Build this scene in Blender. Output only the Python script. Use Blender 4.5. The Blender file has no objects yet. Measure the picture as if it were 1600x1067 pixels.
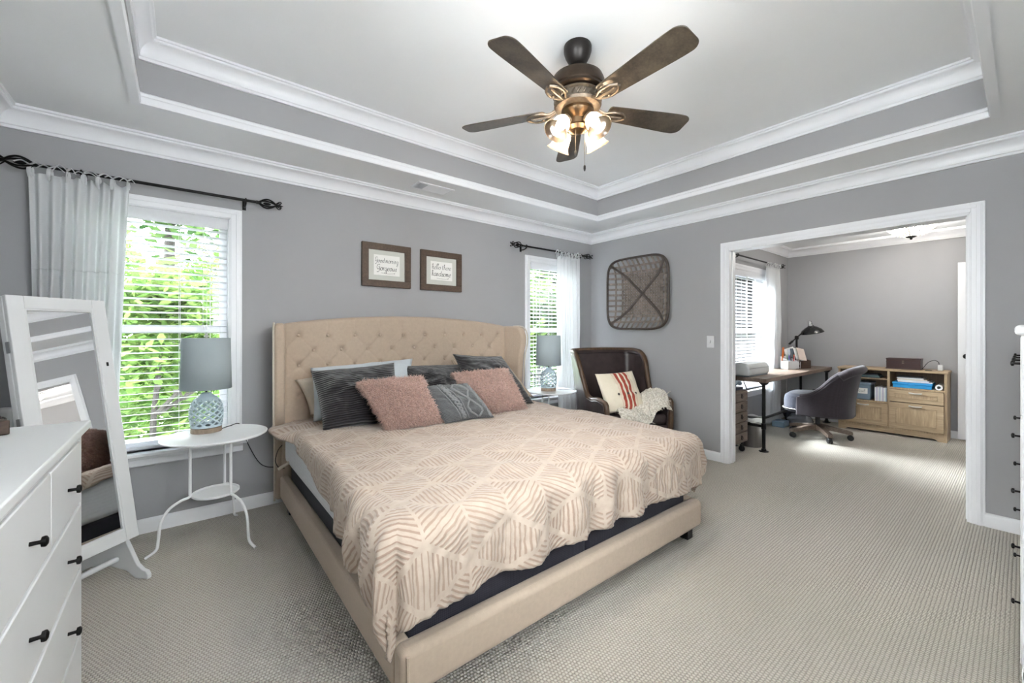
import bpy, bmesh, math, random
import numpy as np
from mathutils import Vector, Matrix, noise
C = bpy.context.scene.collection
sc = bpy.context.scene
PI = math.pi
def lin(c):
    return tuple(((v/255)/12.92 if v/255 <= .04045 else ((v/255+.055)/1.055)**2.4) for v in c)
# ------------------------------------------------------------------ camera
cam_d = bpy.data.cameras.new('camera'); cam = bpy.data.objects.new('camera', cam_d); C.objects.link(cam)
cam_d.sensor_width = 36; cam_d.lens = 642/1600*36
cam_d.shift_y = -(533.5-518)/1600
cam_d.clip_start = .02; cam_d.clip_end = 200
cam.location = (0, 0, 1.24); cam.rotation_euler = (PI/2, 0, -math.radians(38.74))
sc.camera = cam
# ------------------------------------------------------------------ world, sun, exposure
sc.view_settings.view_transform = 'Standard'; sc.view_settings.look = 'None'
sc.view_settings.exposure = 1.8; sc.view_settings.gamma = 1.0; sc.view_settings.use_curve_mapping = False
w = bpy.data.worlds.new('sky'); sc.world = w; w.use_nodes = True
bgn = w.node_tree.nodes['Background']
bgn.inputs['Color'].default_value = (.95, .97, 1.0, 1); bgn.inputs['Strength'].default_value = 8.0
sun_d = bpy.data.lights.new('sun', 'SUN'); sun = bpy.data.objects.new('sun', sun_d); C.objects.link(sun)
sun_d.energy = 30.0; sun_d.angle = math.radians(50); sun_d.color = (.9, .95, 1.0)
sun.rotation_euler = Vector((.12, -1.0, -1.0)).to_track_quat('-Z', 'Y').to_euler(); sun.location = (0, 12, 12)
BULB = 250.0          # radiance of the fan's bulbs
OFFICE_BULB = 1300.0   # radiance of the office fitting's bulbs
sc.cycles.use_denoising = True
sc.cycles.sample_clamp_indirect = 6; sc.cycles.max_bounces = 10; sc.cycles.diffuse_bounces = 6
sc.cycles.transparent_max_bounces = 24; sc.cycles.caustics_reflective = False; sc.cycles.caustics_refractive = False

XL, XB, YD, YA = -.77, 3.996, -.45, 3.396      # bedroom: left, right, near and window walls
XO, YO = 6.99, 2.19                           # office: back and window walls
ZC, ZT = 2.44, 2.77                           # soffit, tray ceiling
OY0, OY1, OZ = .222, 1.737, 2.008             # opening to the office
FILL_W5 = (.30, 1.28, 1.15, 2.25); FILL_W4 = (-.42, .85, 1.05, 2.30)  # openings added behind the camera, sized for the daylight fill
W1 = (-.45, .252, .50, 2.005); W2 = (2.973, 3.675, .50, 2.005); W3 = (5.16, 6.16, .50, 2.0)   # window holes

# ------------------------------------------------------------------ mesh building
class MB:
    def __init__(s): s.v = []; s.f = []; s.uv = None
    def add(s, vs, fs):
        o = len(s.v); s.v += [tuple(p) for p in vs]; s.f += [tuple(i+o for i in f) for f in fs]; return s
    def box(s, x0, x1, y0, y1, z0, z1):
        return s.add([(x0,y0,z0),(x1,y0,z0),(x1,y1,z0),(x0,y1,z0),(x0,y0,z1),(x1,y0,z1),(x1,y1,z1),(x0,y1,z1)],
                     [(3,2,1,0),(4,5,6,7),(0,1,5,4),(1,2,6,5),(2,3,7,6),(3,0,4,7)])
    def obox(s, c, size, R=None):
        R = R or Matrix.Identity(3); hx, hy, hz = size[0]/2, size[1]/2, size[2]/2; c = Vector(c)
        pts = [c + R @ Vector(p) for p in [(-hx,-hy,-hz),(hx,-hy,-hz),(hx,hy,-hz),(-hx,hy,-hz),(-hx,-hy,hz),(hx,-hy,hz),(hx,hy,hz),(-hx,hy,hz)]]
        return s.add(pts, [(3,2,1,0),(4,5,6,7),(0,1,5,4),(1,2,6,5),(2,3,7,6),(3,0,4,7)])
    def prism(s, pts, axis, a0, a1):
        n = len(pts)
        def P(p, a): return {'x': (a,p[0],p[1]), 'y': (p[0],a,p[1]), 'z': (p[0],p[1],a)}[axis]
        fs = [tuple(range(n))[::-1], tuple(range(n,2*n))] + [(i,(i+1)%n,(i+1)%n+n,i+n) for i in range(n)]
        return s.add([P(p,a0) for p in pts]+[P(p,a1) for p in pts], fs)
    def grid(s, nu, nv, fn, cu=False, cv=False):
        vs = [fn(i/(nu if cu else nu-1), j/(nv if cv else nv-1)) for j in range(nv) for i in range(nu)]
        fs = []
        for j in range(nv if cv else nv-1):
            for i in range(nu if cu else nu-1):
                a, b = i, (i+1)%nu; c, d = j, (j+1)%nv
                fs.append((c*nu+a, c*nu+b, d*nu+b, d*nu+a))
        return s.add(vs, fs)
    def tube(s, pts, r, seg=8, closed=False, caps=True, flat=1.0):
        pts = [Vector(p) for p in pts]; n = len(pts)
        rs = r if isinstance(r, (list, tuple)) else [r]*n
        T = []
        for i in range(n):
            a = pts[(i-1)%n] if (closed or i > 0) else pts[i]; b = pts[(i+1)%n] if (closed or i < n-1) else pts[i]
            t = (b-a); T.append(t.normalized() if t.length > 1e-9 else Vector((0,0,1)))
        up = Vector((0,0,1)) if abs(T[0].z) < .9 else Vector((1,0,0))
        N = T[0].cross(up).normalized(); vs = []
        for i in range(n):
            N = (N - T[i]*N.dot(T[i]));  N = N.normalized() if N.length > 1e-6 else T[i].orthogonal().normalized()
            B = T[i].cross(N)
            for k in range(seg):
                a = 2*PI*k/seg; vs.append(pts[i] + (N*math.cos(a) + B*math.sin(a)*flat)*rs[i])
        fs = []
        for i in range(n if closed else n-1):
            for k in range(seg):
                k2 = (k+1)%seg; j = (i+1)%n
                fs.append((i*seg+k, i*seg+k2, j*seg+k2, j*seg+k))
        if caps and not closed: fs += [tuple(range(seg))[::-1], tuple((n-1)*seg+k for k in range(seg))]
        return s.add(vs, fs)
    def lathe(s, prof, seg=32, c=(0,0,0), M=None, sx=1, sy=1, caps=True):
        M = M or Matrix.Identity(3); c = Vector(c); vs = []; n = len(prof)
        for r, z in prof:
            for k in range(seg):
                a = 2*PI*k/seg; vs.append(c + M @ Vector((r*math.cos(a)*sx, r*math.sin(a)*sy, z)))
        fs = [(i*seg+k, i*seg+(k+1)%seg, (i+1)*seg+(k+1)%seg, (i+1)*seg+k) for i in range(n-1) for k in range(seg)]
        if caps:
            if prof[0][0] > 1e-5: fs.append(tuple(range(seg))[::-1])
            if prof[-1][0] > 1e-5: fs.append(tuple((n-1)*seg+k for k in range(seg)))
        return s.add(vs, fs)
    def sphere(s, c, r, seg=16, rings=10, sc=(1,1,1)):
        return s.lathe_s(c, r, seg, rings, sc)
    def lathe_s(s, c, r, seg, rings, q):
        c = Vector(c); vs = []; fs = []
        for i in range(rings+1):
            t = PI*i/rings
            for k in range(seg):
                a = 2*PI*k/seg
                vs.append(c + Vector((r*math.sin(t)*math.cos(a)*q[0], r*math.sin(t)*math.sin(a)*q[1], -r*math.cos(t)*q[2])))
        for i in range(rings):
            for k in range(seg): fs.append((i*seg+k, i*seg+(k+1)%seg, (i+1)*seg+(k+1)%seg, (i+1)*seg+k))
        return s.add(vs, fs)
    def xf(s, M):
        s.v = [tuple(M @ Vector(p)) for p in s.v]; return s

def obj(name, mb, mat, parent=None, smooth=True, bevel=0, ang=35, solid=0, sub=0, loc=None, rot=None, soff=0, merge=False, bseg=2):
    me = bpy.data.meshes.new(name); me.from_pydata(mb.v, [], mb.f); me.update()
    if merge:
        bm = bmesh.new(); bm.from_mesh(me); bmesh.ops.remove_doubles(bm, verts=bm.verts, dist=1e-5); bmesh.ops.recalc_face_normals(bm, faces=bm.faces); bm.to_mesh(me); bm.free()
    o = bpy.data.objects.new(name, me); C.objects.link(o)
    if mb.uv:
        ul = me.uv_layers.new(name='UVMap')
        for l in me.loops: ul.data[l.index].uv = mb.uv[l.vertex_index]
    if mat: me.materials.append(mat)
    if smooth:
        me.polygons.foreach_set('use_smooth', [True]*len(me.polygons)); me.set_sharp_from_angle(angle=math.radians(ang))
    if parent: o.parent = parent
    if loc: o.location = loc
    if rot: o.rotation_euler = rot
    if solid:
        m = o.modifiers.new('solid', 'SOLIDIFY'); m.thickness = solid; m.offset = soff
    if bevel:
        m = o.modifiers.new('bevel', 'BEVEL'); m.width = bevel; m.segments = bseg; m.limit_method = 'ANGLE'; m.angle_limit = math.radians(40)
    if sub:
        m = o.modifiers.new('sub', 'SUBSURF'); m.levels = sub; m.render_levels = sub
    return o
def tag(o, label, cat, group=None, kind=None):
    o['label'] = label; o['category'] = cat
    if group: o['group'] = group
    if kind: o['kind'] = kind
    return o
def thing(name, label, cat, loc=(0,0,0), rz=0, group=None):
    o = bpy.data.objects.new(name, None); C.objects.link(o); o.empty_display_size = .1
    o.location = loc; o.rotation_euler = (0,0,rz); return tag(o, label, cat, group)
def struct(o): o['kind'] = 'structure'; return o
def sroot(name, loc=(0,0,0)):
    o = bpy.data.objects.new(name, None); C.objects.link(o); o.location = loc; o['kind'] = 'structure'; return o
def dup(o, loc=None, label=None, parent=None):
    c = o.copy(); C.objects.link(c)
    if parent: c.parent = parent
    if loc is not None: c.location = loc
    if label: c['label'] = label
    for ch in o.children: dup(ch, parent=c)
    return c
def smoothpts(P, n=6, closed=False):
    P = [Vector(p) for p in P]; out = []; m = len(P)
    for i in range(m if closed else m-1):
        p0 = P[(i-1)%m] if (closed or i > 0) else P[i]; p1 = P[i]; p2 = P[(i+1)%m]; p3 = P[(i+2)%m] if (closed or i < m-2) else p2
        for k in range(n):
            t = k/n; out.append(.5*((2*p1)+(p2-p0)*t+(2*p0-5*p1+4*p2-p3)*t*t+(3*p1-p0-3*p2+p3)*t**3))
    if not closed: out.append(P[-1])
    return out
def rotz(a): return Matrix.Rotation(a, 3, 'Z')

# ------------------------------------------------------------------ materials
class NT:
    def __init__(s, name):
        s.m = bpy.data.materials.new(name); s.m.use_nodes = True; s.t = s.m.node_tree; s.t.nodes.clear()
        s.out = s.n('ShaderNodeOutputMaterial')
    def n(s, t, **k):
        x = s.t.nodes.new(t)
        for a, b in k.items(): setattr(x, a, b)
        return x
    def l(s, a, b): s.t.links.new(a, b)
    def set(s, sock, v):
        if hasattr(v, 'is_output') or isinstance(v, bpy.types.NodeSocket): s.l(v, sock)
        else: sock.default_value = v
    def math(s, op, a, b=0.0, c=None, clamp=False):
        x = s.n('ShaderNodeMath', operation=op, use_clamp=clamp); s.set(x.inputs[0], a); s.set(x.inputs[1], b)
        if c is not None: s.set(x.inputs[2], c)
        return x.outputs[0]
    def coords(s, kind='Object', scale=(1,1,1), rot=(0,0,0)):
        tc = s.n('ShaderNodeTexCoord'); mp = s.n('ShaderNodeMapping'); s.l(tc.outputs[kind], mp.inputs[0])
        mp.inputs['Scale'].default_value = scale; mp.inputs['Rotation'].default_value = rot; return mp.outputs[0]
    def noise(s, vec, scale, detail=3, rough=.55):
        x = s.n('ShaderNodeTexNoise'); s.l(vec, x.inputs['Vector']); x.inputs['Scale'].default_value = scale
        x.inputs['Detail'].default_value = detail; x.inputs['Roughness'].default_value = rough; return x.outputs['Fac']
    def ramp(s, fac, stops, interp='LINEAR'):
        x = s.n('ShaderNodeValToRGB'); s.l(fac, x.inputs[0]); e = x.color_ramp.elements; x.color_ramp.interpolation = interp
        while len(e) < len(stops): e.new(.5)
        for i, (p, c) in enumerate(stops): e[i].position = p; e[i].color = tuple(c)+(1,)
        return x.outputs[0]
    def mix(s, fac, a, b):
        x = s.n('ShaderNodeMix', data_type='RGBA'); s.set(x.inputs[0], fac)
        for i, v in ((6,a),(7,b)): s.set(x.inputs[i], v if hasattr(v,'node') else tuple(v)+(1,) if len(v)==3 else v)
        return x.outputs[2]
    def bump(s, h, strength=.3, dist=.01):
        x = s.n('ShaderNodeBump'); s.l(h, x.inputs['Height']); x.inputs['Strength'].default_value = strength; x.inputs['Distance'].default_value = dist; return x.outputs[0]
    def bsdf(s, color, rough=.6, metal=0, normal=None, spec=.5, sheen=0, **kw):
        x = s.n('ShaderNodeBsdfPrincipled'); s.set(x.inputs['Base Color'], color if hasattr(color,'node') else tuple(color)+(1,))
        s.set(x.inputs['Roughness'], rough); x.inputs['Metallic'].default_value = metal; x.inputs['Specular IOR Level'].default_value = spec
        if sheen: x.inputs['Sheen Weight'].default_value = sheen
        if normal: s.l(normal, x.inputs['Normal'])
        return x
    def done(s, sh): s.l(sh.outputs[0] if hasattr(sh,'outputs') else sh, s.out.inputs[0]); return s.m
def simple(name, rgb, rough=.6, metal=0, var=.06, vscale=8, bump=0, bscale=200, spec=.5, stretch=(1,1,1), sheen=0):
    t = NT(name); c = lin(rgb); v = t.coords('Object', stretch)
    col = t.ramp(t.noise(v, vscale), [(.3, tuple(x*(1-var) for x in c)), (.7, tuple(min(1,x*(1+var)) for x in c))])
    nm = t.bump(t.noise(v, bscale, 2), bump, .002) if bump else None
    return t.done(t.bsdf(col, rough, metal, nm, spec, sheen))
def wood(name, dark, light, scale=(1,14,14), rough=.55, bump=.15):
    t = NT(name); v = t.coords('Object', scale); f = t.noise(v, 6, 6, .65); f2 = t.noise(v, 1.5, 2)
    k = t.math('ADD', t.math('MULTIPLY', f, .65), t.math('MULTIPLY', f2, .35))
    col = t.ramp(k, [(.3, lin(dark)), (.52, lin(tuple((a+b)/2 for a, b in zip(dark, light)))), (.72, lin(light))])
    return t.done(t.bsdf(col, rough, 0, t.bump(f, bump, .002)))
def fabric(name, rgb, weave=700, var=.1, rough=.9, bump=.4, sheen=.15):
    t = NT(name); c = lin(rgb); v = t.coords('Object')
    s1 = t.n('ShaderNodeTexWave', wave_type='BANDS', bands_direction='X'); s2 = t.n('ShaderNodeTexWave', wave_type='BANDS', bands_direction='Z')
    for s in (s1, s2):
        t.l(v, s.inputs['Vector']); s.inputs['Scale'].default_value = weave/20; s.inputs['Distortion'].default_value = 1.5; s.inputs['Detail'].default_value = 2
    h = t.math('ADD', s1.outputs['Fac'], s2.outputs['Fac']); n = t.noise(v, 60, 4)
    col = t.ramp(t.math('ADD', t.math('MULTIPLY', n, .6), t.math('MULTIPLY', h, .2)), [(.25, tuple(x*(1-var) for x in c)), (.75, tuple(min(1,x*(1+var)) for x in c))])
    return t.done(t.bsdf(col, rough, 0, t.bump(h, bump, .001), .2, sheen))
M = {}
M['wall'] = simple('wall_paint', (166,166,168), .75, var=.015, vscale=3, bump=.12, bscale=260, spec=.25)
M['ceiling'] = simple('ceiling_paint', (238,239,240), .85, var=.01, vscale=2, bump=.08, bscale=200, spec=.2)
M['trim'] = simple('white_trim_paint', (236,237,240), .35, var=.01, vscale=5, spec=.4)
M['white'] = simple('white_lacquer', (216,217,218), .4, var=.01, vscale=4)
M['whitemetal'] = simple('white_powder_coat', (240,241,242), .35, var=.01)
M['black'] = simple('black_metal', (22,21,21), .45, .6, .2, 30)
M['blackplastic'] = simple('black_plastic', (24,25,28), .4, 0, .1)
M['bronze'] = simple('oil_rubbed_bronze', (58,48,40), .38, .75, .25, 25)
M['pewter'] = simple('antique_pewter', (112,102,90), .42, .7, .3, 40)
M['chrome'] = simple('chrome', (200,200,200), .18, 1, .03)
M['steel'] = simple('brushed_steel', (150,150,152), .28, 1, .08, 30, stretch=(1,1,.05))
M['linen'] = fabric('beige_linen', (181,164,147), 3000, .08, bump=.15)
M['darkfoam'] = fabric('charcoal_ticking', (44,43,52), 800, .15)
M['whitefabric'] = fabric('white_quilted_fabric', (205,206,208), 300, .04)
M['duskblue'] = fabric('pale_blue_grey_cotton', (190,198,204), 900, .04, bump=.2)
M['cream'] = fabric('cream_cotton', (204,195,181), 900, .05, bump=.2)
M['darkwood'] = wood('dark_brown_wood', (38,27,21), (84,62,46), (1,10,10))
M['framewood'] = wood('brown_picture_frame', (66,52,42), (98,80,66), (12,12,12))
M['oak'] = wood('greyed_oak', (140,118,92), (192,170,138), (14,14,1.2))
M['oakh'] = wood('greyed_oak_crosswise', (142,121,95), (190,168,137), (14,1.2,14))
M['greywood'] = wood('weathered_grey_brown_wood', (78,66,58), (136,118,104), (1.2,12,12))
M['mahogany'] = wood('mahogany', (30,9,9), (60,20,18), (12,1.2,12), .35)
M['leather'] = simple('dark_brown_leather', (54,44,44), .42, 0, .25, 14, .25, 140, .5)
M['greyupholstery'] = fabric('charcoal_upholstery', (52,47,52), 500, .18)
M['mirror'] = NT('mirror_silver'); _x = M['mirror']; M['mirror'] = _x.done(_x.bsdf((.93,.94,.95), .015, 1))
def glassmat():
    t = NT('window_glass'); f = t.n('ShaderNodeFresnel'); f.inputs[0].default_value = 1.35
    tr = t.n('ShaderNodeBsdfTransparent'); tr.inputs[0].default_value = (.97,.985,.98,1); g = t.n('ShaderNodeBsdfGlossy'); g.inputs['Roughness'].default_value = .02
    m = t.n('ShaderNodeMixShader'); t.l(f.outputs[0], m.inputs[0]); t.l(tr.outputs[0], m.inputs[1]); t.l(g.outputs[0], m.inputs[2]); return t.done(m)
M['glass'] = glassmat()
def translucent(name, rgb, fac=.35, rough=.9, bscale=300, bump=.1, transp=0):
    t = NT(name); v = t.coords('Object'); c = lin(rgb); n = t.noise(v, bscale, 2)
    col = t.ramp(n, [(.2, tuple(x*.95 for x in c)), (.8, c)])
    d = t.bsdf(col, rough, 0, t.bump(n, bump, .001), .15); tl = t.n('ShaderNodeBsdfTranslucent'); t.l(col, tl.inputs[0])
    m = t.n('ShaderNodeMixShader'); m.inputs[0].default_value = fac; t.l(d.outputs[0], m.inputs[1]); t.l(tl.outputs[0], m.inputs[2])
    if transp:
        tp = t.n('ShaderNodeBsdfTransparent'); m2 = t.n('ShaderNodeMixShader'); m2.inputs[0].default_value = transp
        t.l(m.outputs[0], m2.inputs[1]); t.l(tp.outputs[0], m2.inputs[2]); m = m2
    return t.done(m)
M['curtain'] = translucent('white_cotton_voile', (238,239,240), .42)
M['slat'] = translucent('white_blind_slat', (240,241,244), .25, .5, 40, 0)
M['shade'] = translucent('blue_grey_linen_shade', (196,206,210), .35, .9, 500, .3)
M['leaf'] = None
def emit(name, rgb, s):
    t = NT(name); e = t.n('ShaderNodeEmission'); e.inputs[0].default_value = tuple(rgb)+(1,); e.inputs[1].default_value = s; return t.done(e)
M['bulb'] = emit('lit_bulb', (1, .92, .82), BULB)
M['officebulb'] = emit('lit_office_bulb', (1, .97, .93), OFFICE_BULB)
def shadeglass(name, tint, transp):
    t = NT(name); tl = t.n('ShaderNodeBsdfTranslucent'); tl.inputs[0].default_value = tuple(tint)+(1,)
    tp = t.n('ShaderNodeBsdfTransparent'); tp.inputs[0].default_value = (1,.97,.92,1); g = t.n('ShaderNodeBsdfGlossy'); g.inputs['Roughness'].default_value = .15
    m = t.n('ShaderNodeMixShader'); m.inputs[0].default_value = transp; t.l(tl.outputs[0], m.inputs[1]); t.l(tp.outputs[0], m.inputs[2])
    m2 = t.n('ShaderNodeMixShader'); m2.inputs[0].default_value = .05; t.l(m.outputs[0], m2.inputs[1]); t.l(g.outputs[0], m2.inputs[2]); return t.done(m2)
M['shadeglass'] = shadeglass('ribbed_frosted_glass', (.24,.19,.135), .20)
M['bowlglass'] = shadeglass('frosted_bowl_glass', (.03,.029,.027), .3)
def carpet():
    t = NT('beige_loop_carpet'); v = t.coords('Object'); sep = t.n('ShaderNodeSeparateXYZ'); t.l(v, sep.inputs[0])
    wob = t.noise(v, 40, 2); p = PI/.0135
    row = t.math('FLOOR', t.math('MULTIPLY', t.math('ADD', sep.outputs[1], t.math('MULTIPLY', wob, .006)), 1/.0135)); odd = t.math('MULTIPLY', t.math('ABSOLUTE', t.math('MODULO', row, 2.0)), .00675)
    a = t.math('ABSOLUTE', t.math('SINE', t.math('MULTIPLY', t.math('ADD', t.math('ADD', sep.outputs[0], odd), t.math('MULTIPLY', wob, .006)), p)))
    b = t.math('ABSOLUTE', t.math('SINE', t.math('MULTIPLY', t.math('ADD', sep.outputs[1], t.math('MULTIPLY', wob, .006)), p)))
    h = t.math('POWER', t.math('MULTIPLY', a, b), .6); big = t.noise(v, 1.3, 3); n = t.noise(v, 220, 2); tuft = t.noise(v, 70, 1)
    k = t.math('ADD', t.math('MULTIPLY', h, .62), t.math('ADD', t.math('MULTIPLY', tuft, .22), t.math('ADD', t.math('MULTIPLY', big, .12), t.math('MULTIPLY', n, .1))))
    col = t.ramp(k, [(.1, lin((116,110,101))), (.42, lin((182,176,165))), (.9, lin((212,207,197)))])
    return t.done(t.bsdf(col, .95, 0, t.bump(h, .8, .006), .1, .1))
M['carpet'] = carpet()
# ------------------------------------------------------------------ room shell
def wall_with_hole(name, axis, at, thick, a0, a1, z1, holes):
    """axis 'y': wall spans x a0..a1 at y=at (thickness towards at+thick); holes (p0,p1,z0,z1)."""
    m = MB()
    def B(p0, p1, q0, q1):
        if p1-p0 < 1e-4 or q1-q0 < 1e-4: return
        lo, hi = min(at, at+thick), max(at, at+thick)
        m.box(p0, p1, lo, hi, q0, q1) if axis == 'y' else m.box(lo, hi, p0, p1, q0, q1)
    x = a0
    for (p0, p1, z0, zz) in sorted(holes):
        B(x, p0, 0, z1); B(p0, p1, 0, z0); B(p0, p1, zz, z1); x = p1
    B(x, a1, 0, z1)
    return struct(obj(name, m, M['wall'], smooth=False))
struct(obj('floor', MB().box(XL-.15, XO+.15, YD-.15, YA+.15, -.12, 0), M['carpet'], smooth=False))
wall_with_hole('wall_window', 'y', YA, .15, XL-.15, XB+.12, ZT+.05, [W1, W2])
wall_with_hole('wall_left', 'x', XL, -.15, YD-.15, YA, ZT+.05, [FILL_W4])
wall_with_hole('wall_right', 'x', XB, .12, YD, YA, ZT+.05, [(OY0, OY1, 0, OZ)])
wall_with_hole('wall_office_window', 'y', YO, .15, XB+.12, XO+.15, ZT, [W3])
wall_with_hole('wall_office_back', 'x', XO, .15, YD, YO, ZT, [])
wall_with_hole('wall_near', 'y', YD, -.15, XL-.15, XO+.15, ZT+.05, [FILL_W5])
TX0, TX1, TY0, TY1 = -.19, 3.51, .10, 2.895
m = MB()
for b in ((XL, XB, YD, TY0), (XL, XB, TY1, YA), (XL, TX0, TY0, TY1), (TX1, XB, TY0, TY1)): m.box(b[0], b[1], b[2], b[3], ZC, ZC+.03)
struct(obj('ceiling', m.box(XL, XB, YD, YA, ZT, ZT+.08), M['ceiling'], smooth=False))
struct(obj('ceiling', MB().box(XB+.12, XO, YD, YO, ZC, ZC+.08), M['ceiling'], smooth=False))
m = MB(); t_ = .05
m.box(TX0-t_, TX1+t_, TY0-t_, TY0, ZC+.03, ZT); m.box(TX0-t_, TX1+t_, TY1, TY1+t_, ZC+.03, ZT)
m.box(TX0-t_, TX0, TY0, TY1, ZC+.03, ZT); m.box(TX1, TX1+t_, TY0, TY1, ZC+.03, ZT)
struct(obj('wall_tray', m, M['wall'], smooth=False))
def ring(x0, x1, y0, y1, prof):
    m = MB(); n = len(prof); vs = []
    for (sx, sy, x, y) in ((1,1,x0,y0), (-1,1,x1,y0), (-1,-1,x1,y1), (1,-1,x0,y1)):
        for d, z in prof: vs.append((x+sx*d, y+sy*d, z))
    fs = [(c*n+i, ((c+1)%4)*n+i, ((c+1)%4)*n+i+1, c*n+i+1) for c in range(4) for i in range(n-1)]
    return m.add(vs, fs)
def crown(z, s=1.0):
    P = [(0,-.112), (.014,-.112), (.014,-.098), (.020,-.094), (.020,-.084)]
    P += [(.020+.052*(1-math.cos(a)), -.084+.056*math.sin(a)) for a in [i*PI/16 for i in range(9)]]
    P += [(.078,-.024), (.078,-.014), (.088,-.012), (.088,0)]
    return [(d*s, z+q*s) for d, q in P]
struct(obj('trim_1', ring(XL, XB, YD, YA, crown(ZC)), M['trim'], ang=25))
struct(obj('trim_2', ring(TX0, TX1, TY0, TY1, crown(ZT, .98)), M['trim'], ang=25))
struct(obj('trim_3', ring(TX0, TX1, TY0, TY1, [(-.02,ZC-.012), (.018,ZC-.012), (.022,ZC-.004), (.022,ZC+.022), (.014,ZC+.03), (.014,ZC+.045), (.006,ZC+.052), (0,ZC+.056)]), M['trim'], ang=25))
struct(obj('trim_4', ring(XB+.12, XO, YD, YO, crown(ZC)), M['trim'], ang=25))
def baseboard(name, axis, at, sgn, segs):
    m = MB()
    for a0, a1 in segs:
        P = [(at,0), (at+sgn*.016,0), (at+sgn*.016,.066), (at+sgn*.012,.076), (at+sgn*.006,.084), (at,.087)]
        m.prism(P, 'x' if axis == 'x' else 'y', a0, a1)
    return struct(obj(name, m, M['trim'], ang=25))
baseboard('baseboard_window', 'x', YA, -1, [(XL, XB)])
baseboard('baseboard_right', 'y', XB, -1, [(YD, OY0-.065), (OY1+.065, YA)])
baseboard('baseboard_left', 'y', XL, 1, [(YD, YA)])
baseboard('baseboard_near', 'x', YD, 1, [(XL, XO)])
baseboard('baseboard_office_back', 'y', XO, -1, [(YD, YO)])
baseboard('baseboard_office_window', 'x', YO, -1, [(XB+.12, XO)])
# cased opening
m = MB()
for xs, dx in ((XB, -1), (XB+.12, 1)):
    for k, (e0, e1, th) in enumerate(((.0,.068,.012), (.006,.056,.017), (.03,.05,.022))):
        a, b = sorted((xs, xs+dx*th))
        m.box(a, b, OY0-e1, OY0-e0, 0, OZ+e1); m.box(a, b, OY1+e0, OY1+e1, 0, OZ+e1); m.box(a, b, OY0-e0, OY1+e0, OZ+e0, OZ+e1)
struct(obj('trim_5', m, M['trim'], smooth=False, bevel=.002))
m = MB(); m.box(XB-.006, XB+.126, OY0-.002, OY0+.012, 0, OZ); m.box(XB-.006, XB+.126, OY1-.012, OY1+.002, 0, OZ); m.box(XB-.006, XB+.126, OY0, OY1, OZ-.012, OZ+.002)
m.box(XB+.045, XB+.075, OY0+.012, OY0+.02, 0, OZ-.012); m.box(XB+.045, XB+.075, OY1-.02, OY1-.012, 0, OZ-.012)
struct(obj('trim_6', m, M['trim'], smooth=False, bevel=.002))
# ------------------------------------------------------------------ windows
def window(n, H, y):
    x0, x1, z0, z1 = H; r = sroot('window_%d' % n)
    m = MB()
    for e0, e1, th in ((0,.07,.012), (.006,.06,.018), (.036,.056,.024)):
        m.box(x0-e1, x0-e0, y-th, y, z0, z1+e1); m.box(x1+e0, x1+e1, y-th, y, z0, z1+e1); m.box(x0-e0, x1+e0, y-th, y, z1+e0, z1+e1)
    obj('window_casing', m, M['trim'], r, smooth=False, bevel=.002)
    m = MB(); m.box(x0-.1, x1+.1, y-.055, y+.06, z0-.024, z0)
    obj('window_sill', m, M['trim'], r, bevel=.006)
    m = MB(); m.prism([(y,z0-.024), (y-.03,z0-.024), (y-.026,z0-.035), (y-.018,z0-.045), (y-.016,z0-.08), (y-.008,z0-.088), (y,z0-.09)], 'x', x0-.075, x1+.075)
    obj('window_apron', m, M['trim'], r, ang=25)
    m = MB(); yj = y+.15
    m.box(x0-.004, x0+.006, y, yj, z0, z1); m.box(x1-.006, x1+.004, y, yj, z0, z1); m.box(x0, x1, y, yj, z1-.006, z1+.004); m.box(x0, x1, y+.05, yj, z0, z0+.012)
    obj('window_jamb', m, M['trim'], r, smooth=False)
    zm = z0+(z1-z0)*.5
    for nm, a, b, yy in (('lower_sash', z0+.012, zm+.02, y+.085), ('upper_sash', zm-.02, z1-.006, y+.115)):
        m = MB(); s = .05
        m.box(x0+.006, x0+s, yy, yy+.028, a, b); m.box(x1-s, x1-.006, yy, yy+.028, a, b)
        m.box(x0+s, x1-s, yy, yy+.028, b-.04, b); m.box(x0+s, x1-s, yy, yy+.028, a, a+.05)
        o = obj(nm, m, M['trim'], r, smooth=False, bevel=.003)
        obj('pane', MB().box(x0+s, x1-s, yy+.012, yy+.016, a+.05, b-.04), M['glass'], o, smooth=False)
    return r
window(1, W1, YA); window(2, W2, YA); window(3, W3, YO)
r5 = sroot('window_5'); p0, p1, z0, z1 = FILL_W5; m = MB()  # near-wall window, added out of view to bring in more daylight
for e0, e1, th in ((0,.07,.012), (.006,.06,.018)):
    m.box(p0-e1, p0-e0, YD, YD+th, z0-e1, z1+e1); m.box(p1+e0, p1+e1, YD, YD+th, z0-e1, z1+e1); m.box(p0-e0, p1+e0, YD, YD+th, z1+e0, z1+e1); m.box(p0-e0, p1+e0, YD, YD+th, z0-e1, z0-e0)
obj('window_casing', m, M['trim'], r5, smooth=False, bevel=.002)
m = MB()
for a, b in ((p0, p0+.05), (p1-.05, p1), ((p0+p1)/2-.025, (p0+p1)/2+.025)): m.box(a, b, YD-.10, YD-.06, z0, z1)
m.box(p0, p1, YD-.10, YD-.06, z0, z0+.05); m.box(p0, p1, YD-.10, YD-.06, z1-.05, z1)
o5 = obj('sash', m, M['trim'], r5, smooth=False, bevel=.003)
obj('pane', MB().box(p0+.05, p1-.05, YD-.082, YD-.078, z0+.05, z1-.05), M['glass'], o5, smooth=False)
r4 = sroot('window_4'); p0, p1, z0, z1 = FILL_W4; m = MB()  # unseen left-wall window, added to light the room from that side
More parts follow.
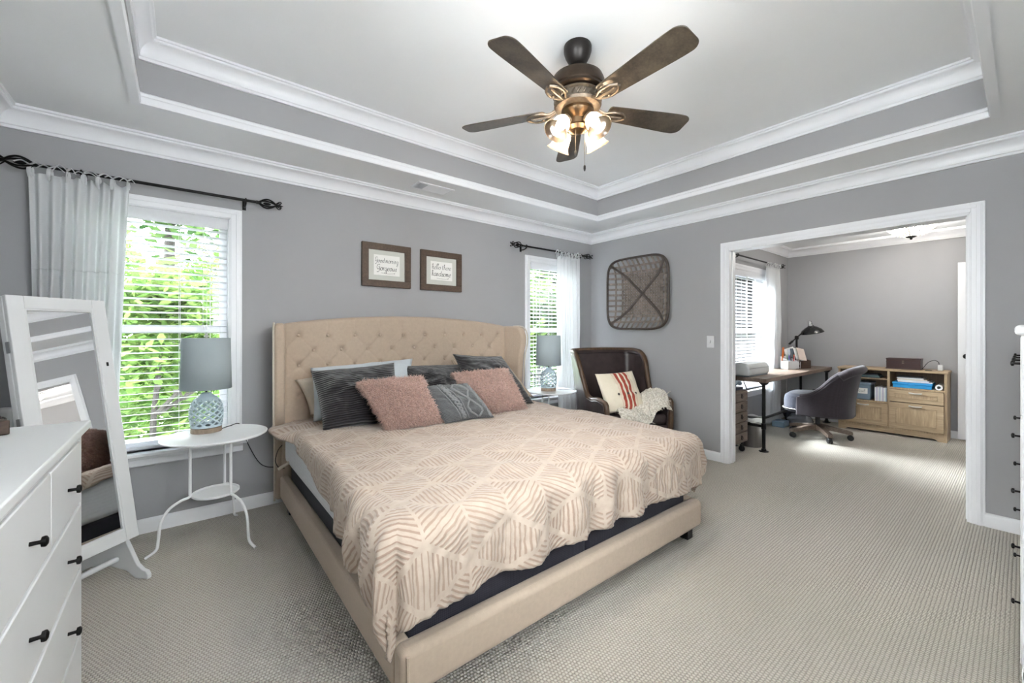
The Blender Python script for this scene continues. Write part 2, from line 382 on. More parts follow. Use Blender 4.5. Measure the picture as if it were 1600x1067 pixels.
for e0, e1, th in ((0,.07,.012), (.006,.06,.018)):
    m.box(XL, XL+th, p0-e1, p0-e0, z0-e1, z1+e1); m.box(XL, XL+th, p1+e0, p1+e1, z0-e1, z1+e1); m.box(XL, XL+th, p0-e0, p1+e0, z1+e0, z1+e1); m.box(XL, XL+th, p0-e0, p1+e0, z0-e1, z0-e0)
obj('window_casing', m, M['trim'], r4, smooth=False, bevel=.002)
m = MB()
for a, b in ((p0, p0+.05), (p1-.05, p1), ((p0+p1)/2-.025, (p0+p1)/2+.025)): m.box(XL-.10, XL-.06, a, b, z0, z1)
m.box(XL-.10, XL-.06, p0, p1, z0, z0+.05); m.box(XL-.10, XL-.06, p0, p1, z1-.05, z1)
o4 = obj('sash', m, M['trim'], r4, smooth=False, bevel=.003)
obj('pane', MB().box(XL-.082, XL-.078, p0+.05, p1-.05, z0+.05, z1-.05), M['glass'], o4, smooth=False)
# ------------------------------------------------------------------ office door, standing open in front of the back wall
d = sroot('door_1'); dy0, dy1, dx = -.30, .475, XO-.075
m = MB(); m.box(dx, dx+.035, dy0, dy1, .012, 2.03)
obj('door_leaf', m, M['trim'], d, bevel=.003)
m = MB()
for (a, b) in ((dy0+.11, (dy0+dy1)/2-.045), ((dy0+dy1)/2+.045, dy1-.11)):
    for (z0, z1) in ((.22,.82), (1.0,1.55), (1.66,1.9)):
        m.prism([(a,z0),(b,z0),(b,z1),(a,z1)], 'x', dx-.004, dx+.001); m.prism([(a+.03,z0+.03),(b-.03,z0+.03),(b-.03,z1-.03),(a+.03,z1-.03)], 'x', dx-.01, dx-.003)
obj('door_panels', m, M['trim'], d, smooth=False, bevel=.003)
m = MB(); kz = .96
R90 = Matrix.Rotation(-PI/2, 3, 'Y')
m.lathe([(.030,0),(.030,.006),(.012,.012),(.012,.03),(.024,.038),(.029,.05),(.024,.062),(0,.066)], 20, (dx, dy1-.07, kz), R90)
o = obj('door_knob', m, M['black'], d); o['label'] = 'black door knob'
# ------------------------------------------------------------------ blinds
def blind(H, y, label, tilt=0.0, cords=(.2,.8), wand=None, low=None):
    x0, x1, z0, z1 = H; x0 += .01; x1 -= .01; t = thing('window_blind', label, 'blind', ((x0+x1)/2, y, z1), group='white slatted blinds')
    hw = (x1-x0)/2; m = MB(); m.box(-hw, hw, .004, .055, -.05, -.006)
    obj('headrail', m, M['slat'], t, smooth=False, bevel=.003)
    m = MB(); m.prism([(-.022,-.075),(-.012,-.078),(-.008,-.07),(-.008,-.004),(-.022,-.004),(-.027,-.02),(-.027,-.06)], 'x', -hw, hw); obj('valance', m, M['slat'], t, ang=25)
    zb = (low if low is not None else z0+.012)-z1; p = .0425; m = MB(); z = -.09; ca, sa = math.cos(tilt), math.sin(tilt)
    while z > zb+.03:
        for s_ in (1,):
            vs = []
            for k in range(5):
                q = (k/4-.5)*.05; c_ = .0025*(1-(2*k/4-1)**2)
                vs.append((q*ca-c_*sa, q*sa+c_*ca))
            P = vs + [(a+.0026*sa*0, b-.0026) for a, b in vs[::-1]]
            m.prism([(a+.03, z+b) for a, b in P], 'x', -hw+.004, hw-.004)
        z -= p
    obj('slats', m, M['slat'], t, ang=30)
    obj('bottom_rail', MB().box(-hw+.004, hw-.004, .005, .055, zb, zb+.018), M['slat'], t, bevel=.004)
    m = MB()
    for c_ in cords:
        x = -hw+2*hw*c_
        for q in (.004, .056): m.tube([(x,q,-.05),(x,q,zb+.01)], .0011, 5)
    obj('ladder_cord', m, M['slat'], t)
    if wand:
        m = MB()
        for (fx, L, r) in wand: m.tube([(-hw+2*hw*fx,-.03,-.06),(-hw+2*hw*fx,-.03,-L)], r, 6)
        o = obj('lift_cord', m, M['whitemetal'], t)
        m = MB()
        for (fx, L, r) in wand:
            if r < .003: obj('tassel', MB().lathe([(.002,.02),(.006,.012),(.007,-.012),(.004,-.018)], 10, (-hw+2*hw*fx,-.03,-L)), M['whitemetal'], o)
    return t
blind(W1, YA+.01, 'open white slatted blind in the tall window behind the left nightstand', -.12, (.14,.62,.86), [(.63,.86,.0016),(.80,.74,.0014),(.83,.74,.0014)])
blind(W2, YA+.01, 'open white slatted blind in the narrow window beside the armchair', -.12, (.15,.5,.85), [(.18,.72,.003)])
blind(W3, YO+.01, 'half closed white slatted blind in the office window behind the desk', .55, (.12,.4,.75), [(.35,.86,.005)])
# ------------------------------------------------------------------ curtains and rods
def finial(M_, c, sgn):
    m = MB(); c = Vector(c)
    m.tube([c, c+Vector((sgn*.03,0,0))], [.012,.010], 10)
    for k in range(4):
        a = PI/4+PI/2*k; P = [(.02,.008),(.045,.028),(.07,.034),(.095,.024),(.115,.008)]
        m.tube(smoothpts([c+Vector((sgn*x, r*math.cos(a), r*math.sin(a))) for x, r in P], 4), .0055, 6)
        P = [(.115,.006),(.128,.02),(.14,.03),(.15,.024),(.145,.016)]
        m.tube(smoothpts([c+Vector((sgn*x, r*math.cos(a), r*math.sin(a))) for x, r in P], 4), .0035, 6)
    m.tube([c+Vector((sgn*.115,0,0)), c+Vector((sgn*.14,0,0)), c+Vector((sgn*.165,0,0))], [.007,.009,.001], 8)
    m.sphere(c+Vector((sgn*.065,0,0)), .011, 8, 6, (2.2,1,1))
    return m
def rod(x0, x1, y, z, wall_y, label, brackets):
    xc = (x0+x1)/2; t = thing('curtain_rod', label, 'curtain rod', (xc, y, z), group='black iron curtain rods')
    obj('pole', MB().tube([(x0-xc,0,0),(x1-xc,0,0)], .0095, 12), M['black'], t)
    obj('finial', finial(None, (x0-xc,0,0), -1), M['black'], t); obj('finial', finial(None, (x1-xc,0,0), 1), M['black'], t)
    for b in brackets:
        m = MB(); D = wall_y-y; b -= xc
        m.box(b-.011, b+.011, D-.006, D, -.045, .03); m.tube(smoothpts([(b,D-.004,-.025),(b,D*.5,-.03),(b,.012,-.022),(b,-.004,-.014)], 4), .006, 8)
        m.tube([(b+.008*0, .0+.014*math.cos(a), .014*math.sin(a)) for a in [i*2*PI/12 for i in range(12)]], .004, 6, closed=True)
        obj('bracket', m, M['black'], t)
    return t
rod(-.60, .395, YA-.1, 2.128, YA, 'long black rod with birdcage finials above the left window', [-.44,.335])
rod(2.785, 3.735, YA-.1, 2.143, YA, 'black rod with birdcage finials above the window nearest the corner', [2.84,3.70])
rod(4.95, 6.36, YO-.1, 2.135, YO, 'black rod above the office window behind the desk', [5.05,6.25])
def curtain(x0, x1, bx0, bx1, y, ztop, zbot, folds, label, seed=0, seam=1.45, byo=0, ties=7):
    rnd = random.Random(seed); t = thing('curtain', label, 'curtain', ((x0+x1)/2, y, 0), group='white tie top curtains')
    cx = (x0+x1)/2; ph = [rnd.uniform(-.6,.6) for _ in range(folds+3)]
    def F(u, v, off=0):
        h = v; z = ztop*(1-h)+zbot*h
        a = x0*(1-h)+bx0*h-cx; b = x1*(1-h)+bx1*h-cx
        k = u*folds; i = int(min(k, folds-1)); p = ph[i]*(1-(k-i))+ph[i+1]*(k-i)
        amp = .016+.016*min(1, h*2.5)
        uu = u+.02*math.sin(5*u+3*h)+.012*math.sin(19*u+1.5*h)*h
        yy = amp*math.sin(2*PI*k+p+.5*math.sin(2.2*h+u*4))+.008*math.sin(11*u+5*h)+byo*h*h
        sag = .012*abs(math.sin(PI*u*ties))*max(0, 1-h*9)
        return (a+(b-a)*uu, yy+.004*math.sin(30*h)*h, z-sag)
    nv = 60; m = MB().grid(folds*14+1, nv, F); obj('panel', m, M['curtain'], t, ang=180, solid=.0016)
    hs = (ztop-seam)/(ztop-zbot)
    def S(u, v): p = F(u, hs+v*.006/(ztop-zbot)); return (p[0], p[1]-.0022, p[2])
    obj('seam', MB().grid(folds*14+1, 3, S), M['curtain'], t, solid=.0012)
    for i in range(ties):
        u = (i+.1)/(ties-.8); p = F(min(u,.995), 0); x = p[0]; y_ = 0; mm = MB()
        mm.tube(smoothpts([(x-.004,p[1],p[2]-.03),(x-.004,-.016,p[2]+.0),(x-.002,0,ztop+.028),(x+.003,.017,ztop+.01),(x+.003,p[1]+.004,p[2]-.02)], 4), .008, 6, flat=.3)
        a = rnd.uniform(.2,1.0); s_ = rnd.choice((-1,1))
        for q in (1,-1):
            L = rnd.uniform(.028,.06)
            mm.tube(smoothpts([(x,-.012,ztop+.026),(x+q*L*.5,-.02,ztop+.026+L*.5*a),(x+q*L,-.016,ztop+.02+L*.3*a*s_)], 4), .0085, 6, flat=.25)
        obj('tie', mm, M['curtain'], t)
    return t
curtain(-.635, -.235, -.62, -.33, YA-.1, 2.095, .03, 8, 'white tie top curtain at the left window, behind the standing mirror', 3, 1.58)
curtain(3.305, 3.66, 3.33, 3.64, YA-.1, 2.11, .02, 7, 'white tie top curtain at the corner window, behind the armchair', 5, 1.56)
curtain(5.93, 6.32, 5.98, 6.42, YO-.1, 2.10, .03, 6, 'white tie top curtain hanging behind the office desk', 8, 1.45, .03)
# ------------------------------------------------------------------ bed
BX0, BX1 = .53, 2.43; BY0 = 1.205; BYH = 3.33
bed = thing('bed', 'king size bed with tall tufted beige winged headboard', 'bed', ((BX0+BX1)/2, 2.2, 0)); bo = Vector(bed.location)
def bl(m): m.v = [tuple(Vector(p)-bo) for p in m.v]; return m
for x0, x1 in ((BX0, BX0+.055), (BX1-.055, BX1)):
    o = obj('side_rail', bl(MB().box(x0, x1, BY0+.06, 3.24, .085, .232)), M['linen'], bed, bevel=.012, bseg=3)
obj('footboard', bl(MB().box(BX0, BX1, BY0, BY0+.075, .08, .235)), M['linen'], bed, bevel=.026, bseg=4)
obj('piping', bl(MB().tube([(BX0+.02,BY0-.001,.085),(BX0+.02,BY0-.001,.222)], .006, 6)), M['linen'], bed)
for x in (BX0+.03, BX1-.09):
    for y in (BY0+.045, 3.1):
        obj('leg', bl(MB().box(x, x+.06, y, y+.06, 0, .086)), M['blackplastic'], bed, bevel=.004)
obj('leg', bl(MB().box((BX0+BX1)/2-.03, (BX0+BX1)/2+.03, BY0+.4, BY0+.46, 0, .09)), M['blackplastic'], bed)
obj('slat_base', bl(MB().box(BX0+.055, BX1-.055, BY0+.075, 3.24, .12, .15)), M['darkwood'], bed)
# headboard panel with buttons
hx0, hx1 = .545, 2.515; yf = 3.225
btn = []
for r_, (z, n, off) in enumerate(((1.212,10,.0),(1.105,9,.5),(.998,10,0),(.891,9,.5),(.784,10,0))):
    for i in range(n): btn.append((hx0+.10+(i+off)*(hx1-hx0-.2)/9, z))
bx = np.array([b[0] for b in btn]); bz = np.array([b[1] for b in btn])
sx_ = (hx1-hx0-.2)/9
def topz(u): return 1.292+.075*math.sin(PI*min(1,max(0,u)))**.75
def dimple(x, z):
    d2 = (bx-x)**2+(bz-z)**2; d = -.017*np.exp(-d2/(2*.015**2)).max()
    q = 0
    if z < 1.212+.005:      # diamond creases between buttons
        fx = (x-hx0-.10)/sx_; fz = (1.212-z)/.214
        for s_ in (1, -1):
            k = fx+s_*fz; e = abs(k-round(k)); q = max(q, math.exp(-(e/.035)**2))
    else:
        fx = (x-hx0-.10)/sx_; e = abs(fx-round(fx)); q = math.exp(-(e/.035)**2)
    return d-.0026*q
def hb(u, v):
    x = hx0+(hx1-hx0)*u; zt = topz(u); z = .30+(zt-.30)*v; r = .035
    e = max(0, (z-(zt-r))/r); back = r*(1-math.sqrt(max(0, 1-e*e)))
    eu = min(u, 1-u)*(hx1-hx0); back += .02*max(0, 1-eu/.03)**2
    return (x, yf+back-(dimple(x, z)), z)
m = MB().grid(330, 150, hb)
obj('headboard', bl(m), M['linen'], bed, ang=180)
P = [(hx0+(hx1-hx0)*i/40, topz(i/40)) for i in range(41)]
m = MB().prism([(hx0,.1)]+P+[(hx1,.1)], 'y', yf+.034, BYH); obj('headboard_back', bl(m), M['linen'], bed, bevel=.008)
b0 = None
for x, z in btn:
    if z < .99: continue
    if b0 is None: b0 = obj('tufting_button', MB().sphere((0,0,0), .0105, 10, 6, (1,.7,1)), M['linen'], bed); b = b0
    else: b = b0.copy(); C.objects.link(b)
    b.location = Vector((x, yf+.010, z))-bo
def wing(sgn, x):
    prof = [(BYH,.06),(3.27,.06),(3.27,.2),(3.265,.42),(3.20,.54),(3.10,.66),(3.065,.78),(3.06,.9),(3.045,1.02),(3.02,1.12),(3.02,1.20),(3.045,1.262),(3.10,1.292),(3.2,1.294),(BYH,1.294)]
    if sgn < 0: prof = [(BYH,.06),(3.27,.06),(3.27,.2),(3.265,.42),(3.20,.54),(3.10,.66),(3.07,.8),(3.065,1.1),(3.062,1.22),(3.075,1.275),(3.11,1.295),(3.2,1.297),(BYH,1.297)]
    pp = smoothpts([(0,a,b) for a, b in prof[2:-1]], 3); pts = [prof[0], prof[1]]+[(p[1],p[2]) for p in pp]+[prof[-1]]
    m = MB().prism(pts, 'x', x, x+.062)
    m.v = [(a+sgn*(BYH-b)*.18, b, c) for a, b, c in m.v]
    o = obj('headboard_wing', bl(m), M['linen'], bed, bevel=.02, bseg=4, ang=50)
    pt = [(x+(.066 if sgn > 0 else -.004)+sgn*(BYH-a)*.18, a-.002, b) for a, b in pts[1:-1]]
    obj('piping', bl(MB().tube(pt, .006, 6)), M['cream'], o)
    for z in (1.10,.9): obj('tufting_button', bl(MB().sphere((x+(.0 if sgn > 0 else .062)+sgn*.04, 3.12, z), .010, 10, 6, (.6,1,1))), M['linen'], o)
wing(-1, .515); wing(1, 2.49)
# box springs and mattress
for k, (a, b) in enumerate(((BX0+.06, 1.478), (1.482, BX1-.06))):
    o = obj('box_spring', MB().box(a, b, BY0+.08, 3.2, .152, .328), M['darkfoam'], bevel=.02, bseg=3)
    tag(o, 'charcoal box spring half under the mattress on the %s side of the bed' % ('window nightstand' if k == 0 else 'armchair'), 'box spring', 'charcoal box springs')
def rbox(x0, x1, y0, y1, z0, z1): return MB().box(x0, x1, y0, y1, z0, z1)
mt = tag(obj('mattress', rbox(BX0+.018, BX1-.045, BY0+.09, 3.2, .330, .572), M['whitefabric'], bevel=.05, bseg=4), 'white king mattress showing along the left side under the comforter', 'mattress')
# comforter
def duvet_mat():
    t = NT('cream_comforter_with_tufted_rose_hexagons'); tc = t.n('ShaderNodeTexCoord'); sp = t.n('ShaderNodeSeparateXYZ'); t.l(tc.outputs['UV'], sp.inputs[0])
    v = tc.outputs['UV']; wob = t.noise(v, 9, 2)
    wobs = t.math('MULTIPLY', t.math('SUBTRACT', wob, .5), .002)
    S = .36; H = S*math.sqrt(3)
    px = t.math('ADD', sp.outputs[0], wobs); py = t.math('ADD', sp.outputs[1], wobs)
    def cell(ox, oy):
        return (t.math('SUBTRACT', t.math('MODULO', t.math('ADD', px, 40*S+ox), S), S/2), t.math('SUBTRACT', t.math('MODULO', t.math('ADD', py, 40*H+oy), H), H/2))
    ax, ay = cell(0, 0); bx_, by_ = cell(S/2, H/2)
    def l2(a, b): return t.math('ADD', t.math('MULTIPLY', a, a), t.math('MULTIPLY', b, b))
    sel = t.math('LESS_THAN', l2(ax, ay), l2(bx_, by_))
    def pick(a, b): return t.math('ADD', t.math('MULTIPLY', a, sel), t.math('MULTIPLY', b, t.math('SUBTRACT', 1.0, sel)))
    gx = t.math('ABSOLUTE', pick(ax, bx_)); gy = t.math('ABSOLUTE', pick(ay, by_))
    d1 = gx; d2 = t.math('ADD', t.math('MULTIPLY', gx, .5), t.math('MULTIPLY', gy, .8660254))
    hd = t.math('MAXIMUM', d1, d2); df = t.math('ABSOLUTE', t.math('SUBTRACT', d1, d2))
    # seams where two sides meet: d1=d2 or gx ~ 0 (vertical corner)
    seam = t.math('MULTIPLY', t.math('GREATER_THAN', df, .011), t.math('MAXIMUM', t.math('GREATER_THAN', gx, .0065), t.math('LESS_THAN', gy, gx)))
    rng = t.math('MULTIPLY', t.math('GREATER_THAN', hd, .034), t.math('LESS_THAN', hd, .172))
    st = t.math('MULTIPLY_ADD', t.math('SINE', t.math('MULTIPLY', hd, 2*PI/.0185)), .5, .5)
    st = t.math('MULTIPLY', st, t.math('MULTIPLY', seam, rng))
    n = t.noise(v, 160, 3); fade = t.noise(v, 3.5, 3)
    lo = t.math('SUBTRACT', st, t.math('MULTIPLY', t.math('SUBTRACT', n, .35), .35))
    k = t.ramp(lo, [(.52, (0,0,0)), (.72, (1,1,1))])
    f = t.math('MULTIPLY', k, t.math('MULTIPLY_ADD', fade, .9, .28), clamp=True)
    base = t.ramp(t.noise(v, 25, 4), [(.3, lin((172,156,142))), (.7, lin((184,169,155)))])
    col = t.mix(f, base, lin((145,122,108)))
    hgt = t.math('ADD', st, t.math('MULTIPLY', n, .3))
    return t.done(t.bsdf(col, .92, 0, t.bump(hgt, .45, .004), .12, .2))
M['duvet'] = duvet_mat()
def fbm(x, y, z=0): return noise.fractal(Vector((x,y,z)), .8, 2.0, 4)
def duvet():
    DX0, DX1 = BX0+.03, BX1-.035; DY0 = BY0+.085; r = .075; m = MB(); uv = []
    ztop = .625; nu, nv = 230, 200
    cy0, cy1 = -.33, 1.93      # cloth v: 0 at foot edge of the mattress, negative hangs over the foot
    for j in range(nv):
        vv = cy0+(cy1-cy0)*j/(nv-1)
        left = .035+.275*max(0, min(1, (3.2-(DY0+max(vv,0)))/1.95))**1.0; right = .22
        for i in range(nu):
            s = i/(nu-1); u = -left+(DX1-DX0+left+right)*s
            x = min(max(u, 0), DX1-DX0); ox = u-x; y = max(vv, 0); oy = vv-y
            L = math.hypot(ox, oy); wx, wy = (ox/L, oy/L) if L > 1e-6 else (0, 0)
            X, Y = DX0+x, DY0+y
            # puffiness on top
            pz = .016*fbm(X*2.2, Y*2.2)+.008*fbm(X*6, Y*6, 3)
            ed = min(x, DX1-DX0-x, y); pz += .02*min(1, ed/.3)
            pz += .004*fbm(X*11, Y*15, 6)*(1-min(1, ed/.5)*.6); pz -= .010*abs(fbm(X*3.5+5, Y*1.5))**.5*.6
            if L > 0:
                if L < r*PI/2: out, drop = r*math.sin(L/r), r*(1-math.cos(L/r))
                else: out, drop = r, r+(L-r*PI/2)
                # folds while hanging
                q = min(1, L/.2); tcoord = (X if abs(oy) > abs(ox) else Y)
                fold = .020*q*math.sin(tcoord*21+2.5*math.sin(tcoord*4.3))+.016*q*fbm(tcoord*9, L*4, 7)
                corner = abs(ox*oy)/(L*L+1e-9)*2
                out += fold+.035*corner*q*math.cos(3*math.atan2(ox, oy)*2)
                out += .010*q+.006*fbm(X*30, L*18+Y*30, 2)*min(1, L/.05)
                if ox < 0: out *= 1-.5*min(1, abs(ox)/L*1.2)*max(0, min(1, (Y-1.5)/.5))
                hx = wx*out; hy = wy*out
                P = (X+hx, Y+hy, ztop+pz*.6-drop)
                # the left side near the head lies flat rather than hanging
                if ox < 0 and Y > 2.75:
                    k = min(1, (Y-2.75)/.3); P = (P[0]*(1-k)+(X+ox*2.3)*k, P[1], P[2]*(1-k)+(ztop+.01+ox*.35+pz)*k)
            else: P = (X, Y, ztop+pz)
            hb_ = max(0, vv-1.70)
            P = (P[0], P[1], P[2]-.10*hb_)
            m.v.append(P); uv.append((X+ox-.96+S_OFF[0], Y+oy-1.385+S_OFF[1]))
    for j in range(nv-1):
        for i in range(nu-1): m.f.append((j*nu+i, j*nu+i+1, (j+1)*nu+i+1, (j+1)*nu+i))
    m.uv = uv
    o = obj('comforter', m, M['duvet'], ang=180, solid=.022, soff=-.6)
    return tag(o, 'cream comforter with rose tufted hexagon stripes spread over the bed', 'comforter')
S_OFF = (.18, .312)
duvet()
# ------------------------------------------------------------------ pillows
def stripes_mat(name, base, dark, per, rough=.85, strength=.8, direction=1, wob=.02, sheen=.4):
    t = NT(name); tc = t.n('ShaderNodeTexCoord'); sp = t.n('ShaderNodeSeparateXYZ'); t.l(tc.outputs['UV'], sp.inputs[0])
    nz = t.noise(tc.outputs['UV'], 5, 3); q = t.math('ADD', sp.outputs[direction], t.math('MULTIPLY', t.math('SUBTRACT', nz, .5), wob))
    h = t.math('MULTIPLY_ADD', t.math('SINE', t.math('MULTIPLY', q, 2*PI/per)), .5, .5)
    c = t.mix(h, lin(dark), lin(base)); return t.done(t.bsdf(c, rough, 0, t.bump(h, strength, .006), .25, sheen))
M['cord'] = stripes_mat('charcoal_pleated_velvet', (50,47,52), (13,12,15), .0135)
M['bstripe'] = stripes_mat('beige_ribbed_cotton', (200,184,166), (172,156,136), .02, .9, .5, 0, .01, .1)
def pillow_geo(cor, th, n=44, pinch=.05, wr=.004, seed=0, expo=.5):
    BL, BR, TL, TR = [Vector(c) for c in cor]; N = ((BR-BL).cross(TL-BL)).normalized()
    def edge(u, v, s):
        a, b = 2*u-1, 2*v-1
        uu = .5+.5*a*(1-pinch*(1-b*b)); vv = .5+.5*b*(1-pinch*(1-a*a))
        p = (BL*(1-uu)+BR*uu)*(1-vv)+(TL*(1-uu)+TR*uu)*vv
        g = max(0, (1-a*a)*(1-b*b))**expo
        k = noise.fractal(Vector((u*4+seed, v*4, seed*1.7)), .8, 2, 3)
        return p+N*(s*(th*.5*g*(1+.25*k))+wr*k*g)
    return edge, N, (BR-BL).length, (TL-BL).length
def pillow(name, label, cor, th, mat, group=None, n=44, cat='pillow', **kw):
    e, N, Wd, Ht = pillow_geo(cor, th, **kw); m = MB(); uv = []
    for s in (1, -1):
        m.grid(n, n, lambda u, v: e(u if s > 0 else 1-u, v, s))
        uv += [((i/(n-1) if s > 0 else 1-i/(n-1))*Wd, j/(n-1)*Ht) for j in range(n) for i in range(n)]
    m.uv = uv
    base = (Vector(cor[0])+Vector(cor[1]))/2
    m.v = [tuple(Vector(p)-base) for p in m.v]
    me_o = obj(name, m, mat, ang=180); me_o.location = base
    bm = bmesh.new(); bm.from_mesh(me_o.data); bmesh.ops.remove_doubles(bm, verts=bm.verts, dist=1e-5); bm.to_mesh(me_o.data); bm.free()
    tag(me_o, label, cat, group); return me_o, e, N, base
ZB = .645
pillow('bed_pillow', 'cream pillow lying against the headboard, its corner poking out at far left', [(.70,3.14,ZB+.01),(1.42,3.12,ZB+.03),(.615,3.20,.90),(1.44,3.19,1.0)], .12, M['cream'], 'sleeping pillows', pinch=.05)
pillow('bed_pillow', 'pale blue grey pillow standing right behind the left dark velvet cushion', [(.672,2.93,ZB),(1.32,2.90,ZB),(.70,3.13,.985),(1.46,3.11,1.022)], .20, M['duskblue'], 'sleeping pillows', pinch=.04)
pillow('throw_pillow', 'charcoal pleated cushion at the left end of the pillow row', [(.665,2.66,ZB-.01),(1.16,2.60,ZB-.01),(.635,2.84,.99),(1.165,2.78,1.022)], .21, M['cord'], 'charcoal pleated cushions', seed=2)
pillow('throw_pillow', 'charcoal pleated cushion in the middle, behind the small grey knit cushion', [(1.36,2.86,ZB),(1.88,2.84,ZB),(1.355,3.06,.972),(1.90,3.06,.957)], .19, M['cord'], 'charcoal pleated cushions', seed=4)
pillow('throw_pillow', 'charcoal pleated cushion standing behind the right pink shaggy cushion', [(1.80,2.66,ZB-.01),(2.31,2.58,ZB-.01),(1.685,2.86,1.062),(2.13,2.80,1.03)], .20, M['cord'], 'charcoal pleated cushions', seed=6)
pillow('bed_pillow', 'beige ribbed pillow at the right end of the pillow row, near the right nightstand', [(1.90,2.96,ZB),(2.545,2.85,ZB-.01),(1.85,3.16,.99),(2.37,3.06,.965)], .15, M['bstripe'], 'sleeping pillows', seed=9)
M['rose'] = simple('rose_plush', (196,164,152), .95, var=.2, vscale=55, spec=.1, sheen=.3)
def shaggy(label, cor, seed, n_str=8000):
    o, e, N, base = pillow('shaggy_cushion', label, cor, .18, M['rose'], 'pink shaggy cushions', seed=seed, cat='cushion', expo=.42)
    rnd = random.Random(seed); m = MB()
    for k in range(n_str):
        u, v = rnd.random(), rnd.random(); s = 1 if rnd.random() < .72 else -1
        if rnd.random() < .2:
            if rnd.random() < .5: u = rnd.choice((.004,.996))
            else: v = rnd.choice((.004,.996))
        p = e(u, v, s)-base; a, b = 2*u-1, 2*v-1
        t1 = (Vector(cor[1])-Vector(cor[0])).normalized(); t2 = (Vector(cor[2])-Vector(cor[0])).normalized()
        nrm = (N*s*(1-max(abs(a),abs(b))**5*.85)+t1*a*abs(a)**2*.8+t2*b*abs(b)**2*.8).normalized()
        L = rnd.uniform(.020,.040); d1 = (nrm+Vector((rnd.gauss(0,.4),rnd.gauss(0,.4),rnd.gauss(-.15,.4)))).normalized()
        d2 = (d1+Vector((rnd.gauss(0,.5),rnd.gauss(0,.5),rnd.gauss(-.45,.4)))).normalized()
        q1 = p+d1*L*.55; q2 = q1+d2*L*.55; r_ = rnd.uniform(.0018,.0030)
        side = d1.orthogonal().normalized(); sd2 = d1.cross(side)
        base_i = len(m.v)
        for c_, rr in ((p-nrm*.003, r_), (q1, r_*.95)):
            for kk in range(3):
                an = 2*PI*kk/3; m.v.append(tuple(c_+(side*math.cos(an)+sd2*math.sin(an))*rr))
        m.v.append(tuple(q2))
        for kk in range(3):
            k2 = (kk+1)%3; m.f.append((base_i+kk, base_i+k2, base_i+3+k2, base_i+3+kk)); m.f.append((base_i+3+kk, base_i+3+k2, base_i+6))
    f = obj('shag_pile', m, M['rose'], o, ang=180); f['kind'] = 'stuff'
    return o
shaggy('pink shaggy cushion leaning on the left charcoal cushion, left of the grey knit one', [(.965,2.37,ZB+.005),(1.325,2.39,ZB+.005),(.835,2.52,.925),(1.235,2.51,.927)], 11)
shaggy('pink shaggy cushion to the right of the grey knit cushion', [(1.70,2.45,ZB+.005),(2.05,2.40,ZB+.005),(1.545,2.61,.928),(1.99,2.56,.932)], 12)
def knitmat():
    t = NT('grey_cable_knit'); tc = t.n('ShaderNodeTexCoord'); sp = t.n('ShaderNodeSeparateXYZ'); t.l(tc.outputs['UV'], sp.inputs[0])
    a = t.math('ABSOLUTE', t.math('SINE', t.math('MULTIPLY', sp.outputs[0], PI/.0075)))
    b = t.math('SINE', t.math('ADD', t.math('MULTIPLY', sp.outputs[1], 2*PI/.009), t.math('MULTIPLY', a, 2.0)))
    h = t.math('ADD', t.math('MULTIPLY', a, .6), t.math('MULTIPLY', b, .3)); n = t.noise(tc.outputs['UV'], 300, 2)
    c = t.ramp(t.math('ADD', h, t.math('MULTIPLY', n, .2)), [(.05, lin((66,68,70))), (.8, lin((108,110,112)))])
    return t.done(t.bsdf(c, .95, 0, t.bump(h, .7, .004), .1, .15))
M['knit'] = knitmat()
kc = [(1.325,2.335,ZB),(1.69,2.30,ZB),(1.165,2.47,.888),(1.545,2.43,.882)]
o, e, N, base = pillow('knit_cushion', 'small grey cable knit cushion in front, between the two pink shaggy ones', kc, .16, M['knit'], seed=15, cat='cushion')
m = MB()
def onp(pts, r): m.tube([e(u, v, 1)-base+N*.002 for u, v in pts], r, 6)
def seg(P, n=5):
    out = []
    for (a, b), (c_, d_) in zip(P[:-1], P[1:]): out += [(a+(c_-a)*i/n, b+(d_-b)*i/n) for i in range(n)]
    return out+[P[-1]]
for sg in (1, -1):
    onp(seg([(.66+sg*.13*q, v) for v, q in ((.04,.1),(.16,1),(.28,1),(.46,.08),(.54,.08),(.72,1),(.84,1),(.96,.1))]), .0075)
for cx_ in (.38, .92):
    for ph in (0, PI): onp([(cx_+.03*math.sin(v*34+ph), .04+.92*v) for v in [i/60 for i in range(61)]], .007)
for cx_ in (.30, .46): onp([(cx_, .03+.94*i/20) for i in range(21)], .003)
obj('cable_ridges', m, simple('grey_wool_cable', (128,130,131), .95, spec=.1), o, ang=180)
# ------------------------------------------------------------------ nightstands
def nightstand(label, loc, rz):
    t = thing('nightstand', label, 'side table', loc, rz, 'round white metal nightstands'); zt = .628
    obj('tabletop', MB().lathe([(0,zt-.012),(.255,zt-.012),(.262,zt-.008),(.264,zt),(.258,zt+.003),(.25,zt),(0,zt)], 64), M['whitemetal'], t)
    obj('lower_tray', MB().lathe([(0,.276),(.112,.276),(.118,.281),(.118,.292),(.112,.292),(.108,.284),(0,.283)], 40), M['whitemetal'], t)
    for a in (186, -58, 66):
        c, s = math.cos(math.radians(a)), math.sin(math.radians(a))
        P = smoothpts([(r*c, r*s, z) for r, z in ((.10,.612),(.122,.600),(.123,.5),(.123,.32),(.126,.288),(.165,.276),(.215,.245),(.252,.18),(.262,.09),(.272,.035),(.318,.006))], 5)
        obj('leg', MB().tube(P, .0075, 8), M['whitemetal'], t)
    obj('under_ring', MB().tube([(.105*math.cos(i*PI/16), .105*math.sin(i*PI/16), .610) for i in range(32)], .006, 6, closed=True), M['whitemetal'], t)
    return t
nightstand('round white metal nightstand standing left of the bed under the tall window', (.157,3.02,0), 0)
